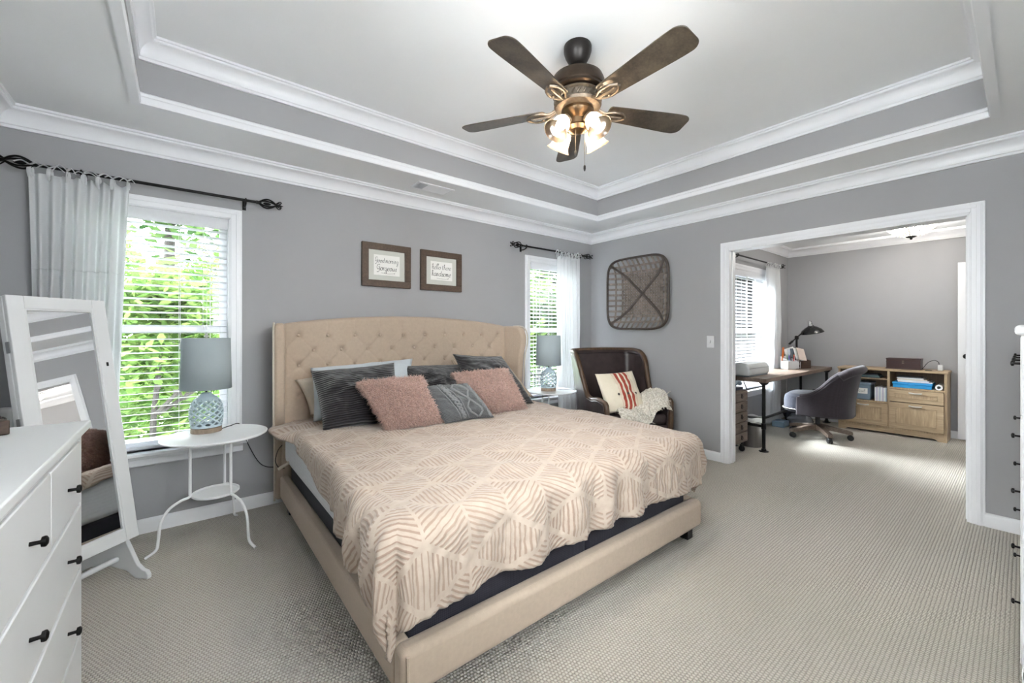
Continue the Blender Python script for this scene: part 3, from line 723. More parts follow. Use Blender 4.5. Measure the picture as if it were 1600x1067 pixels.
nightstand('round white metal nightstand right of the bed, half hidden by the comforter', (2.985,3.07,0), .5)
def lamp(label, loc, rz):
    t = thing('table_lamp', label, 'lamp', loc, rz, 'ceramic table lamps')
    obj('base', MB().lathe([(0,0),(.078,0),(.078,.028),(.070,.03),(0,.03)], 40), M['oakbase'], t)
    prof = [(.072,.03),(.077,.05),(.082,.09),(.082,.13),(.076,.165),(.062,.195),(.042,.212),(.030,.222)]
    def R(z):
        for (r0, z0), (r1, z1) in zip(prof[:-1], prof[1:]):
            if z <= z1: k = (z-z0)/(z1-z0); return r0+(r1-r0)*k
        return prof[-1][0]
    m = MB(); n = 11
    for s_ in (1, -1):
        for k in range(n):
            P = []
            for i in range(29):
                z = .034+(.205-.034)*i/28; a = 2*PI*k/n+s_*i/28*PI*.92; r = R(z); P.append((r*math.cos(a), r*math.sin(a), z))
            m.tube(P, .0052, 6)
    m.lathe([(.070,.03),(.078,.032),(.080,.044),(.074,.046),(.068,.03)], 40)
    obj('ceramic_body', m, M['celadon'], t, ang=60)
    obj('neck', MB().lathe([(.064,.192),(.058,.205),(.032,.226),(.026,.232),(.026,.24),(0,.24)], 30), M['celadon'], t)
    obj('stem', MB().tube([(0,0,.24),(0,0,.56)], .006, 8), M['black'], t)
    m = MB().lathe([(.128,.262),(.121,.570)], 64, caps=False); sh = obj('lamp_shade', m, M['shade'], t, solid=.003)
    m = MB()
    for k in range(3): a = 2*PI*k/3; m.tube([(0,0,.56),(.12*math.cos(a),.12*math.sin(a),.56)], .002, 5)
    obj('spider', m, M['black'], sh)
    obj('finial', MB().lathe([(.004,.56),(.006,.574),(.013,.578),(.013,.588),(.006,.592),(.011,.6),(0,.606)], 14), M['glassy'], t)
    return t
M['oakbase'] = wood('limed_wood', (120,104,88), (172,156,136), (10,10,4))
M['celadon'] = simple('pale_blue_glazed_ceramic', (188,205,214), .18, var=.05)
M['glassy'] = simple('frosted_knob', (190,190,188), .15)
l1 = lamp('pale blue lattice lamp on the left nightstand in front of the tall window', (.115,3.13,.6295), .2)
l2 = lamp('pale blue lattice lamp on the right nightstand beside the armchair', (2.965,3.09,.6295), .5)
def cord(label, pts, r=.003, mat='blackplastic', name='power_cord'):
    return tag(obj(name, MB().tube(smoothpts(pts, 8), r, 6), M[mat]), label, 'cord')
cord('black lamp cord running from the left nightstand down to behind the bed', [(.19,3.14,.633),(.24,3.2,.634),(.30,3.285,.62),(.34,3.34,.5),(.41,3.36,.34),(.47,3.365,.28),(.56,3.37,.265),(.62,3.375,.28)])
cord('black cord looping out from behind the left side of the headboard', [(.60,3.36,.45),(.52,3.2,.44),(.485,3.1,.42),(.478,3.08,.38),(.50,3.07,.34),(.53,3.07,.335)], .0025)
tag(obj('bed_remote', MB().tube([(.485,3.03,.345),(.60,3.05,.398)], .011, 8), M['cream']), 'cream plastic rod sticking out beside the mattress near the headboard', 'rod')
cord('thin dark lamp cord hanging from the right nightstand', [(3.02,3.06,.632),(3.12,3.0,.636),(3.2,2.93,.625),(3.22,2.93,.5),(3.26,2.98,.3),(3.3,3.05,.1)], .0022)
# ------------------------------------------------------------------ pictures
GL = {'o':(.95,[[(.45,1),(.15,.8),(.08,.45),(.25,.05),(.5,0),(.78,.25),(.82,.6),(.65,.93),(.45,1),(.6,.8)]]),
 'd':(1.0,[[(.75,.85),(.5,1),(.2,.85),(.06,.45),(.22,.03),(.5,.1),(.78,.5),(.82,1.9)],[(.82,1.9),(.8,.3),(.95,0)]]),
 'm':(1.2,[[(.05,.9),(.15,.95),(.14,0)],[(.14,.5),(.32,.98),(.48,.85),(.48,0)],[(.48,.5),(.7,.98),(.86,.85),(.86,.2),(1.02,.02)]]),
 'n':(.85,[[(.05,.9),(.15,.95),(.14,0)],[(.14,.5),(.36,.98),(.54,.85),(.54,.2),(.7,.02)]]),
 'r':(.6,[[(.05,.85),(.15,.95),(.14,0)],[(.14,.55),(.3,.95),(.5,.92)]]),
 'i':(.42,[[(.1,.95),(.12,.2),(.28,.02)],[(.13,1.4),(.16,1.46)]]),
 'g':(.95,[[(.75,.85),(.5,1),(.2,.85),(.06,.45),(.22,.03),(.5,.1),(.78,.6)],[(.8,1),(.78,-.6),(.5,-1.0),(.2,-.85),(.25,-.6),(.9,.05)]]),
 'e':(.8,[[(.08,.45),(.5,.6),(.65,.8),(.45,1),(.2,.85),(.07,.45),(.2,.05),(.45,0),(.75,.25)]]),
 'u':(.95,[[(.08,.98),(.1,.3),(.3,.0),(.6,.25),(.72,.98)],[(.72,.98),(.72,.2),(.9,.02)]]),
 's':(.75,[[(.1,.2),(.45,.95),(.5,.9),(.52,.55),(.62,.25),(.4,.0),(.1,.1)],[(.4,.9),(.6,.95)]]),
 'h':(.85,[[(.05,1.5),(.3,2.1),(.28,1.7),(.12,0)],[(.12,.5),(.36,.98),(.54,.85),(.54,.2),(.7,.02)]]),
 'l':(.45,[[(.05,1.0),(.35,2.05),(.22,2.1),(.1,1.2),(.12,.2),(.3,.0)]]),
 't':(.6,[[(.25,1.7),(.2,.2),(.4,.02)],[(.0,1.12),(.5,1.2)]]),
 'a':(.98,[[(.75,.85),(.5,1),(.2,.85),(.06,.45),(.22,.03),(.5,.1),(.78,.6)],[(.8,1),(.76,.2),(.95,.02)]]),
 'G':(1.3,[[(1.05,1.7),(.9,2.0),(.55,2.0),(.2,1.6),(.1,1.0),(.3,.45),(.65,.4),(.95,.7),(1.0,1.1)],[(1.0,1.1),(.98,-.1),(.6,-.6),(.25,-.35)],[(.65,1.1),(1.15,1.15)]]),
 'c':(.75,[[(.65,.8),(.45,1),(.18,.85),(.07,.45),(.2,.05),(.45,0),(.7,.2)]]), 'C':(1.2,[[(1.0,1.6),(.75,1.9),(.35,1.75),(.1,1.0),(.3,.2),(.7,.02),(1.05,.35)]]), ' ':(.45,[])}
def script_text(text, x0, x1, zb, sz, y, r, slant=.22, drop=0.0):
    W_ = sum(GL[c][0] for c in text); sx = (x1-x0)/W_; m = MB(); x = 0
    for c in text:
        w_, st = GL[c]
        for S in st:
            P = smoothpts([(x0+(x+px)*sx+slant*pz*sz*.5, y, zb+pz*sz+drop*(x/W_)) for px, pz in S], 4)
            rs = [r*(.65+.75*abs(math.sin(2.1*i/len(P)*PI))) for i in range(len(P))]
            m.tube(P, rs, 6, flat=.4)
        x += w_
    return m
def picture(xc, zc, label, lines, flourish):
    t = thing('picture_frame', label, 'picture', (xc, YA, zc), 0, 'framed quote prints'); hw, hz, f = .213, .181, .055
    obj('backing', MB().box(-hw+.01, hw-.01, -.012, -.002, -hz+.01, hz-.01), M['framewood'], t, smooth=False)
    m = MB()
    for (a0, a1, b0, b1) in ((-hw, hw, hz-f, hz), (-hw, hw, -hz, -hz+f), (-hw, -hw+f, -hz+f, hz-f), (hw-f, hw, -hz+f, hz-f)): m.box(a0, a1, -.03, -.003, b0, b1)
    obj('frame', m, M['framewood'], t, smooth=False, bevel=.003)
    obj('mat_board', MB().box(-hw+f, hw-f, -.015, -.012, -hz+f, hz-f), M['matboard'], t, smooth=False)
    p = obj('print', MB().box(-.113, .113, -.017, -.0151, -.083, .087), M['paper'], t, smooth=False)
    m = MB()
    for (tx, a, b, zb, sz, r) in lines:
        k = script_text(tx, a, b, zb, sz, -.0175, r); m.add(k.v, k.f)
    m.tube(smoothpts(flourish, 6), .0009, 5)
    obj('lettering', m, M['ink'], p); return t
M['matboard'] = simple('sage_mat_board', (204,205,198), .8, var=.02); M['paper'] = simple('print_paper', (240,239,235), .8, var=.01); M['ink'] = simple('dark_ink', (52,50,50), .7)
picture(1.353, 1.797, 'brown framed print reading Good morning Gorgeous, left one above the headboard', [('Good morning', -.106, .1, .022, .0225, .0022), ('Gorgeous', -.092, .085, -.043, .0255, .0030)], [(-.05,-.0178,-.062),(0,-.0178,-.068),(.05,-.0178,-.064),(.07,-.0178,-.058),(.06,-.0178,-.068)])
picture(1.874, 1.797, 'brown framed print reading hello there handsome, right one above the headboard', [('hello there', -.1, .1, .016, .024, .0025), ('handsome', -.103, .097, -.046, .026, .0031)], [(-.05,-.0178,-.066),(0,-.0178,-.07),(.05,-.0178,-.068),(.075,-.0178,-.06),(.06,-.0178,-.072)])
# ------------------------------------------------------------------ switch, vent
t = thing('light_switch', 'white light switch plate on the wall left of the office opening', 'light switch', (XB, 1.902, 1.141))
obj('plate', MB().box(-.006, 0, -.036, .036, -.058, .058), M['white'], t, bevel=.003); obj('toggle', MB().obox((-.01,0,.002), (.016,.011,.024), Matrix.Rotation(.4,3,'Y')), M['white'], t, bevel=.002)
t = thing('air_vent', 'white metal air vent in the soffit above the framed prints', 'vent', (1.635, 3.10, ZC))
m = MB(); a, b = .165, .085
m.box(-a, a, b-.02, b, -.008, 0); m.box(-a, a, -b, -b+.02, -.008, 0); m.box(-a, -a+.02, -b, b, -.008, 0); m.box(a-.02, a, -b, b, -.008, 0); m.box(-.075, -.066, -b, b, -.008, 0)
obj('frame', m, M['trim'], t, smooth=False, bevel=.002)
m = MB()
for i in range(9): m.obox((-.138+i*.008, 0, -.004), (.0015,.13,.007))
for i in range(11): m.obox((.04, -.062+i*.0124, -.005), (.21,.011,.0012), Matrix.Rotation(-.35,3,'X'))
obj('louvers', m, M['trim'], t, smooth=False)
obj('duct_shade_sheet', MB().box(-a+.02, -.075, -.066, .066, -.0025, -.0005), M['blackplastic'], t, smooth=False)  # thin black sheet standing in for the shade inside the duct
# ------------------------------------------------------------------ woven basket on the right wall
def basket():
    t = thing('wall_basket', 'square woven wooden basket hung on the wall above the armchair', 'basket', (XB, 2.648, 1.66)); Wd, D = .385, .125
    def se(a, n=5): c, s = math.cos(a), math.sin(a); return (abs(c)**(2/n)*(1 if c >= 0 else -1), abs(s)**(2/n)*(1 if s >= 0 else -1))
    def depth(y, z):
        e = (abs(y/Wd)**5+abs(z/Wd)**5)**.2; k = max(0, (e-.52)/.48); return -.012-D*(k**1.6)
    def bow(y, z): return -.03*(1-(y/Wd)**2)*(1 if abs(z) > .2 else 0)*0
    def limit(c):
        return Wd*(1-min(1, abs(c/Wd))**5)**.2
    m = MB(); n = 11; wd = .0185
    for k in range(n):
        c = (k-(n-1)/2)*.0625
        for ax in (0, 1):
            L = limit(c)*.985; K = 57; path = []
            for i in range(K):
                q = -L+2*L*i/(K-1); y, z = (c, q) if ax == 0 else (q, c)
                cell = q/.0625; ov = math.cos(PI*(cell+k+ax)) if abs(q) < .27 and abs(c) < .3 else 0
                path.append((y, z, depth(y, z)-.004+.004*ov))
            vs = []
            for y, z, d in path:
                for s_ in (-1, 1):
                    for th in (0, -.003):
                        yy, zz = (y+s_*wd*.62, z) if ax == 0 else (y, z+s_*wd*.62)
                        vs.append((d+th, yy, zz))
            fs = []
            for i in range(K-1):
                a = i*4; b = a+4
                fs += [(a,a+2,b+2,b),(a+1,b+1,b+3,a+3),(a,b,b+1,a+1),(a+2,a+3,b+3,b+2)]
            if abs(c) < .30 or True: m.add(vs, fs)
    for k in range(8):
        c = (k-3.5)*.0625
        for ax in (0, 1):
            L = .235; pts = [(-L+2*L*i/24) for i in range(25)]
            for s_ in (0,):
                vs = []; K = 25
                for q in pts:
                    y, z = (c, q) if ax == 0 else (q, c); ov = math.cos(PI*(q/.0625+k+ax+.5)); d = depth(y, z)-.005+.004*ov
                    for sg in (-1, 1):
                        for th in (0, -.003):
                            yy, zz = (y+sg*.010, z) if ax == 0 else (y, z+sg*.010); vs.append((d+th, yy, zz))
                fs = []
                for i in range(K-1):
                    a = i*4; b = a+4; fs += [(a,a+2,b+2,b),(a+1,b+1,b+3,a+3),(a,b,b+1,a+1),(a+2,a+3,b+3,b+2)]
                m.add(vs, fs)
    obj('woven_slats', m, M['greywood2'], t, smooth=False)
    for s_ in (1, -1):
        P = []
        for i in range(41):
            q = -1+2*i/40; y = q*Wd*.87; z = s_*q*Wd*.87; P.append((depth(y,z)-.012, y, z))
        mm = MB(); vs = []
        for d, y, z in P:
            for o_ in (-1, 1):
                for th in (0, -.006): vs.append((d+th, y-o_*.012*.7*s_, z+o_*.012*.7))
        fs = []
        for i in range(40): a = i*4; b = a+4; fs += [(a,a+2,b+2,b),(a+1,b+1,b+3,a+3),(a,b,b+1,a+1),(a+2,a+3,b+3,b+2)]
        obj('cross_slat', mm.add(vs, fs), M['darkslat'], t, smooth=False)
    def rim(u, v):
        a = 2*PI*u; y, z = se(a); b = 2*PI*v
        bulge = .02*math.cos(2*a)*0
        r = 1+.012*math.cos(b)/.385
        return (-.012-D+.014*math.sin(b)-.002, y*Wd*r*(1+.0*bulge), z*Wd*r*1.015)
    obj('rim', MB().grid(120, 10, rim, True, True), M['darkslat'], t, ang=180)
M['greywood2'] = wood('grey_brown_basket_wood', (92,82,76), (148,136,126), (12,5,5)); M['darkslat'] = wood('dark_basket_wood', (48,40,36), (84,72,64), (8,8,8))
basket()
# ------------------------------------------------------------------ ceiling fan
def fan():
    t = thing('ceiling_fan', 'five blade bronze ceiling fan with four lit bell shades', 'ceiling fan', (1.655, 1.5, ZT))
    obj('canopy', MB().lathe([(.072,0),(.074,-.006),(.074,-.03),(.066,-.055),(.05,-.085),(.034,-.098),(0,-.1)], 40), M['bronzedark'], t)
    obj('downrod', MB().tube([(0,0,-.09),(0,0,-.17)], .014, 12), M['bronzedark'], t)
    obj('motor_housing', MB().lathe([(.03,-.145),(.05,-.148),(.10,-.158),(.132,-.175),(.142,-.2),(.142,-.235),(.138,-.24),(.14,-.252),(.132,-.258),(.10,-.262),(0,-.262)], 48), M['bronze'], t)
    m = MB().lathe([(.105,-.26),(.125,-.268),(.128,-.276),(.118,-.283),(.118,-.315),(.126,-.322),(.118,-.335),(.085,-.345),(0,-.345)], 48)
    for k in range(24):
        a = 2*PI*k/24; m.tube(smoothpts([(.119*math.cos(a-.06),.119*math.sin(a-.06),-.312),(.122*math.cos(a),.122*math.sin(a),-.30),(.119*math.cos(a+.07),.119*math.sin(a+.07),-.286)], 3), .006, 6)
    obj('decorative_band', m, M['pewter'], t)
    obj('light_hub', MB().lathe([(.085,-.34),(.088,-.36),(.075,-.385),(.055,-.40),(.05,-.425),(.055,-.435),(.045,-.455),(.02,-.468),(0,-.47)], 36), M['bronzelit'], t)
    zb = -.335
    for k in range(5):
        a = math.radians(49+72*k); Rz = rotz(a); pit = Matrix.Rotation(math.radians(-12), 3, 'X')
        m = MB()
        for s_ in (1, -1): m.tube([Rz @ Vector(p) for p in smoothpts([(.10,s_*.012,zb+.02),(.15,s_*.016,zb-.008),(.20,s_*.040,zb-.012),(.25,s_*.036,zb-.012),(.285,s_*.006,zb-.012)], 5)], .0065, 6)
        m.tube([Rz @ Vector(p) for p in smoothpts([(.10,0,zb+.02),(.15,0,zb-.01),(.2,0,zb-.013),(.26,0,zb-.013)], 4)], .007, 6)
        for p in ((.2,.03),(.2,-.03),(.26,0)): m.sphere(Rz @ Vector((p[0],p[1],zb-.013)), .009, 8, 5, (1,1,.6))
        ir = obj('blade_iron', m, M['pewter'], t)
        prof = []
        x0, x1 = .175, .672
        def hw(x): return .052+.022*min(1,(x-x0)/(x1-x0)*1.25)
        top = [(x0+.0+.03*(1-math.cos(q))*.5, (.03+.022*math.sin(q))) for q in [i*PI/2/6 for i in range(7)]]
        top += [(x, hw(x)) for x in np.linspace(x0+.05, x1-.05, 12)]
        top += [(x1-.05+.05*math.sin(q), hw(x1)*(.45+.55*math.cos(q))) for q in [i*PI/2/8 for i in range(1,9)]]
        prof = top+[(x, -y) for x, y in top[::-1]]
        m = MB().prism(prof, 'z', -.003, .003); m.v = [tuple(Rz @ (pit @ Vector((0,p[1],p[2]))+Vector((p[0],0,zb+.002)))) for p in m.v]
        obj('blade', m, M['blade'], t, bevel=.0015)
    for k in range(4):
        a = math.radians(87+90*k); Rz = rotz(a); tl = math.radians(38)
        dirv = Rz @ Vector((math.sin(tl), 0, -math.cos(tl))); p0 = Rz @ Vector((.045,0,-.415)); p1 = Rz @ Vector((.085,0,-.41)); 
        Q = dirv.to_track_quat('Z','X').to_matrix()
        m = MB().tube(smoothpts([p0, (p0+p1)/2+Vector((0,0,.012)), p1], 4), .010, 8); m.lathe([(.020,-.01),(.024,0),(.026,.02),(.020,.024)], 20, p1, Q)
        arm = obj('lamp_arm', m, M['pewter'], t)
        m = MB(); pr = [(.024,.012),(.034,.022),(.042,.04),(.045,.06),(.047,.08),(.053,.098),(.064,.114),(.066,.116)]
        m.lathe(pr, 40, p1, Q, caps=False); sh = obj('glass_shade', m, M['shadeglass'], t, solid=.0022)
        b = MB(); c_ = p1+dirv*.062; b.sphere(c_, .024, 14, 10); b.tube([p1+dirv*.01, p1+dirv*.045], .011, 10)
        obj('bulb', b, M['bulb'], t)
    for (x, y, L) in ((.022,-.03,.20),(-.03,-.012,.13)):
        m = MB().tube([(x,y,-.452),(x,y,-.452-L)], .0014, 6); pc = obj('pull_chain', m, M['pewter'], t)
        obj('pull_knob', MB().lathe([(.002,.012),(.006,.006),(.0065,-.008),(.003,-.02),(0,-.022)], 10, (x,y,-.452-L)), M['bronzedark'], pc)
M['bronzedark'] = simple('dark_bronze', (40,36,34), .4, .5, .15, 20); M['bronzelit'] = simple('aged_bronze', (104,84,62), .3, .85, .25, 25)
def blademat():
    t = NT('dusty_dark_walnut_blade'); v = t.coords('Object'); n = t.noise(v, 5, 5, .7); g = t.noise(v, 90, 3)
    k = t.math('ADD', t.math('MULTIPLY', n, .8), t.math('MULTIPLY', g, .25))
    return t.done(t.bsdf(t.ramp(k, [(.42, lin((38,32,28))), (.66, lin((88,78,66)))]), .3, 0, t.bump(g, .1, .002), .6))
M['blade'] = blademat()
fan()
# ------------------------------------------------------------------ left dresser (front faces +x)
def knob(parent, c, axis, s=.66, name='knob'):
    Q = Vector(axis).to_track_quat('Z','X').to_matrix()
    return obj(name, MB().lathe([(.007*s,0),(.0062*s,.022*s),(.008*s,.026*s),(.016*s,.027*s),(.0175*s,.034*s),(.0165*s,.038*s),(.010*s,.042*s),(0,.043*s)], 24, c, Q), M['black'], parent)
def dresser():
    y0, y1, xf, xb = .32, 1.905, -.252, XL+.012
    t = thing('dresser', 'white wide dresser with round black knobs at the left edge', 'dresser', ((xf+xb)/2, (y0+y1)/2, 0)); o3 = Vector(t.location)
    def L(m): m.v = [tuple(Vector(p)-o3) for p in m.v]; return m
    obj('top', L(MB().box(xb, xf+.018, y0-.012, y1+.014, .926, .95)), M['white'], t, bevel=.004)
    m = MB(); m.box(xb, xf-.004, y0, y0+.02, .0, .926); m.box(xb, xf-.004, y1-.02, y1, .0, .926); m.box(xb, xb+.01, y0, y1, .08, .926); m.box(xb, xf-.022, y0+.02, y1-.02, .07, .09)
    m.box(xf-.022, xf-.002, y0+.02, y1-.02, .898, .926); m.box(xf-.022, xf-.002, (y0+y1)/2-.012, (y0+y1)/2+.012, .09, .9)
    m.box(xf-.022, xf-.002, y0, y0+.026, 0, .926); m.box(xf-.022, xf-.002, y1-.026, y1, 0, .926); m.box(xf-.022, xf-.002, y0+.02, y1-.02, .07, .09)
    for z in (.692, .49, .287): m.box(xf-.3, xf-.0045, y0+.02, y1-.02, z, z+.006)
    obj('carcass', L(m), M['white'], t, smooth=False, bevel=.002)
    rows = ((.702,.892,2),(.50,.688,1),(.297,.486,1),(.094,.283,1))
    ym = (y0+y1)/2
    for (a, b) in ((y0+.029, ym-.014), (ym+.014, y1-.029)):
        for (z0, z1, n) in rows:
            w_ = (b-a)/n
            for k in range(n):
                p, q = a+k*w_+(.002 if k else 0), a+(k+1)*w_-(.002 if k < n-1 else 0)
                d = obj('drawer', L(MB().box(xf-.02, xf, p, q, z0, z1)), M['white'], t, bevel=.003)
                for yy in ([(p+q)/2] if n == 2 else [p+(q-p)*.25, p+(q-p)*.75]): knob(d, Vector((xf, yy, (z0+z1)/2-.006))-o3, (1,0,0))
dresser()
t = thing('plug_adapter', 'white rounded plug adapter with dark grey cables on the wall behind the dresser', 'adapter', (-.728, YA, .765))
obj('case', MB().box(-.034, .034, -.055, 0, -.075, .075), M['white'], t, bevel=.025, bseg=4)
m = MB(); m.tube([(-.008+.016*math.cos(i*PI/8), -.0605, .01+.018*math.sin(i*PI/8)) for i in range(16)], .0045, 6, closed=True)
m.tube(smoothpts([(-.03,-.06,.05),(-.012,-.068,.03),(.010,-.068,-.02),(.018,-.062,-.07),(.015,-.05,-.16)], 4), .006, 6); m.tube(smoothpts([(-.034,-.055,.01),(-.02,-.066,.0),(-.004,-.066,-.05),(-.01,-.055,-.15)], 4), .006, 6)
obj('cable', m, simple('dark_grey_rubber', (80,84,88), .5), t)
tag(obj('wooden_box', MB().obox((-.412,1.797,.971), (.05,.05,.04), rotz(.5)), M['darkwood'], bevel=.003), 'dark brown wooden box corner at the left edge of the dresser top', 'box')
# ------------------------------------------------------------------ standing mirror cabinet
def cheval():
    t = thing('standing_mirror', 'white leaning floor mirror cabinet between the dresser and the tall window', 'mirror', (-.3115, 2.712, 0), math.radians(41.8))
    W, H, D, z0 = .375, 1.222, .030, .198; rot = (-.179, 0, 0); loc = (0, 0, z0)
    m = MB(); m.box(-W/2, W/2, .024, D+.024, 0, H); obj('cabinet_body', m, M['white'], t, bevel=.003, loc=loc, rot=rot)
    f = .058; m = MB(); m.box(-W/2, -W/2+f, 0, .021, 0, H); m.box(W/2-f, W/2, 0, .021, 0, H); m.box(-W/2+f, W/2-f, 0, .021, H-f, H); m.box(-W/2+f, W/2-f, 0, .021, 0, f)
    dr = obj('door_frame', m, M['white'], t, bevel=.003, loc=loc, rot=rot)
    m = MB()
    for (a, b, c, d) in ((-W/2+f-.001, -W/2+f+.007, f, H-f), (W/2-f-.007, W/2-f+.001, f, H-f), (-W/2+f, W/2-f, H-f-.007, H-f), (-W/2+f, W/2-f, f, f+.007)): m.box(a, b, .004, .012, c, d)
    obj('inner_bead', m, M['white'], dr)
    obj('mirror_glass', MB().box(-W/2+f, W/2-f, .0105, .016, f, H-f), M['mirror'], dr, smooth=False)
    obj('keyhole', MB().box(W/2-.034, W/2-.024, -.002, .001, H*.72, H*.72+.02), M['black'], dr, bevel=.001)
    for z in (.25, .62, .95): obj('hinge', MB().box(-W/2-.0035, -W/2+.002, .012, .032, z*H/1.2, z*H/1.2+.05), M['steel'], t, loc=loc, rot=rot)
    foot = [(-.095,0),(-.095,.022),(-.082,.04),(-.06,.044),(-.03,.065),(.0,.115),(.02,.15),(.05,.20),(.10,.22),(.15,.18),(.22,.11),(.31,.065),(.36,.05),(.375,.03),(.375,0),(.315,0),(.25,.03),(.13,.045),(.03,.03),(-.02,0)]
    for x in (-W/2+.018, W/2-.036):
        obj('foot', MB().prism(foot, 'x', x, x+.02), M['white'], t, bevel=.003)
    obj('crossbar', MB().tube([(-W/2+.02,.09,.085),(W/2-.02,.09,.085)], .013, 12), M['white'], t)
cheval()
# ------------------------------------------------------------------ wing armchair
def shell(ctrl, zb, n=8, nv=26, lean=0, bulge=0):
    """ctrl: (x, y, ztop, flare) along the plan curve; returns grid function points [i][j]"""
    P = smoothpts([(a, b, 0) for a, b, *_ in ctrl], n); Z = [p.x for p in smoothpts([(c[2], 0, 0) for c in ctrl], n)]; Fl = [p.x for p in smoothpts([(c[3], 0, 0) for c in ctrl], n)]
    out = []
    for i, p in enumerate(P):
        a = P[max(0,i-1)]; b = P[min(len(P)-1,i+1)]; tg = (b-a).normalized(); nr = Vector((-tg.y, tg.x, 0))
        col = []
        for j in range(nv):
            k = j/(nv-1); z = zb+(Z[i]-zb)*k; h = max(0, z-.45)
            q = p+nr*(Fl[i]*k**2)+Vector((0, lean*h, 0))
            if bulge: q = q+nr*(-bulge*math.sin(PI*k))
            col.append(Vector((q.x, q.y, z)))
        out.append(col)
    return out
def shell_mesh(cols, off=0):
    nu, nv = len(cols), len(cols[0]); m = MB()
    for j in range(nv):
        for i in range(nu): m.v.append(tuple(cols[i][j]))
    for j in range(nv-1):
        for i in range(nu-1): m.f.append((j*nu+i, j*nu+i+1, (j+1)*nu+i+1, (j+1)*nu+i))
    return m
def armchair():
    t = thing('wing_armchair', 'dark leather wing armchair with brown wood trim in the corner', 'armchair', (3.50, 2.60, 0), math.radians(-21))
    ctrl = [(-.345,-.34,.565,-.012),(-.35,-.22,.585,-.012),(-.352,-.10,.57,-.008),(-.352,-.02,.61,-.02),(-.352,.03,.75,-.03),(-.35,.075,.92,-.05),(-.345,.14,1.0,-.055),(-.335,.23,1.025,-.05),(-.29,.30,1.03,-.03),(-.15,.32,1.034,0),(0,.322,1.036,0),
            (.15,.32,1.034,0),(.29,.30,1.03,-.03),(.335,.23,1.025,-.05),(.345,.14,1.0,-.055),(.35,.075,.92,-.05),(.352,.03,.75,-.03),(.352,-.02,.61,-.02),(.352,-.10,.57,-.008),(.35,-.22,.585,-.012),(.345,-.34,.565,-.012)]
    ctrl = [(a,b,c,-d) for a,b,c,d in ctrl]
    cols = shell(ctrl, .20, 6, 30, .10)
    obj('upholstered_shell', shell_mesh(cols), M['leather'], t, ang=180, solid=.05, soff=0)
    topl = [c[-1] for c in cols]
    # wood: follows the rim and runs down both arm fronts
    f0 = [Vector((cols[0][j].x, cols[0][j].y-.012, cols[0][j].z)) for j in range(0, 30, 2)]; f1 = [Vector((cols[-1][j].x, cols[-1][j].y-.012, cols[-1][j].z)) for j in range(0, 30, 2)]
    path = f0+[Vector(p)+Vector((0,0,.004)) for p in topl]+f1[::-1]
    obj('wood_trim', MB().tube(path, .026, 10, flat=1.0), M['chairwood'], t, ang=180)
    inn = []
    obj('welt', MB().tube([Vector(p)+Vector((0,-.026 if abs(p.y-.3) < .1 else 0,-.03)) + (Vector((.026 if p.x < 0 else -.026,0,0)) if abs(p.x) > .3 else Vector((0,0,0))) for p in topl[6:-6]], .005, 6), M['black'], t)
    obj('seat_base', MB().box(-.335, .335, -.335, .30, .19, .34), M['leather'], t, bevel=.03, bseg=3)
    obj('seat_cushion', MB().box(-.318, .318, -.35, .28, .335, .445), M['leather'], t, bevel=.045, bseg=4)
    for x, y, dx, dy in ((-.30,-.30,-.02,-.03),(.30,-.30,.02,-.03),(-.29,.27,-.02,.05),(.29,.27,.02,.05)):
        obj('leg', MB().tube([(x,y,.21),(x+dx*.4,y+dy*.4,.1),(x+dx,y+dy,0)], [.026,.022,.016], 10), M['chairwood'], t)
    return t
M['chairwood'] = wood('antique_brown_wood', (54,38,26), (98,74,52), (9,9,3), .4)
armchair()
def cush_mat():
    t = NT('cream_cotton_with_rust_stripes'); tc = t.n('ShaderNodeTexCoord'); sp = t.n('ShaderNodeSeparateXYZ'); t.l(tc.outputs['UV'], sp.inputs[0]); u = sp.outputs[0]
    def band(c, w_): return t.math('LESS_THAN', t.math('ABSOLUTE', t.math('SUBTRACT', u, c)), w_/2)
    wide = t.math('ADD', t.math('ADD', band(.205,.034), band(.262,.034)), band(.319,.034), clamp=True)
    thin = t.math('ADD', t.math('ADD', band(.165,.004), band(.178,.003)), t.math('ADD', band(.353,.004), band(.366,.003)), clamp=True)
    n = t.noise(tc.outputs['UV'], 260, 2); base = t.ramp(n, [(.3, lin((222,211,190))), (.7, lin((236,227,208)))])
    c = t.mix(wide, base, lin((166,74,58))); c = t.mix(t.math('MULTIPLY', thin, .7), c, lin((190,130,112)))
    return t.done(t.bsdf(c, .9, 0, t.bump(n, .3, .002), .15, .1))
M['cushstripe'] = cush_mat()
cc = [(3.135,2.46,.462),(3.585,2.35,.462),(3.15,2.63,.825),(3.63,2.54,.835)]
o, e, N, base = pillow('striped_cushion', 'cream cushion with three rust red stripes on the armchair', cc, .15, M['cushstripe'], seed=21, cat='cushion')
for uu in (.30, .565, .80):
    p = e(uu, .40, 1)-base; Q = N.to_track_quat('Z','X').to_matrix()
    obj('button', MB().lathe([(0,-.002),(.011,-.001),(.0125,.003),(.008,.005),(0,.0045)], 16, p, Q), M['darkslat'], o)
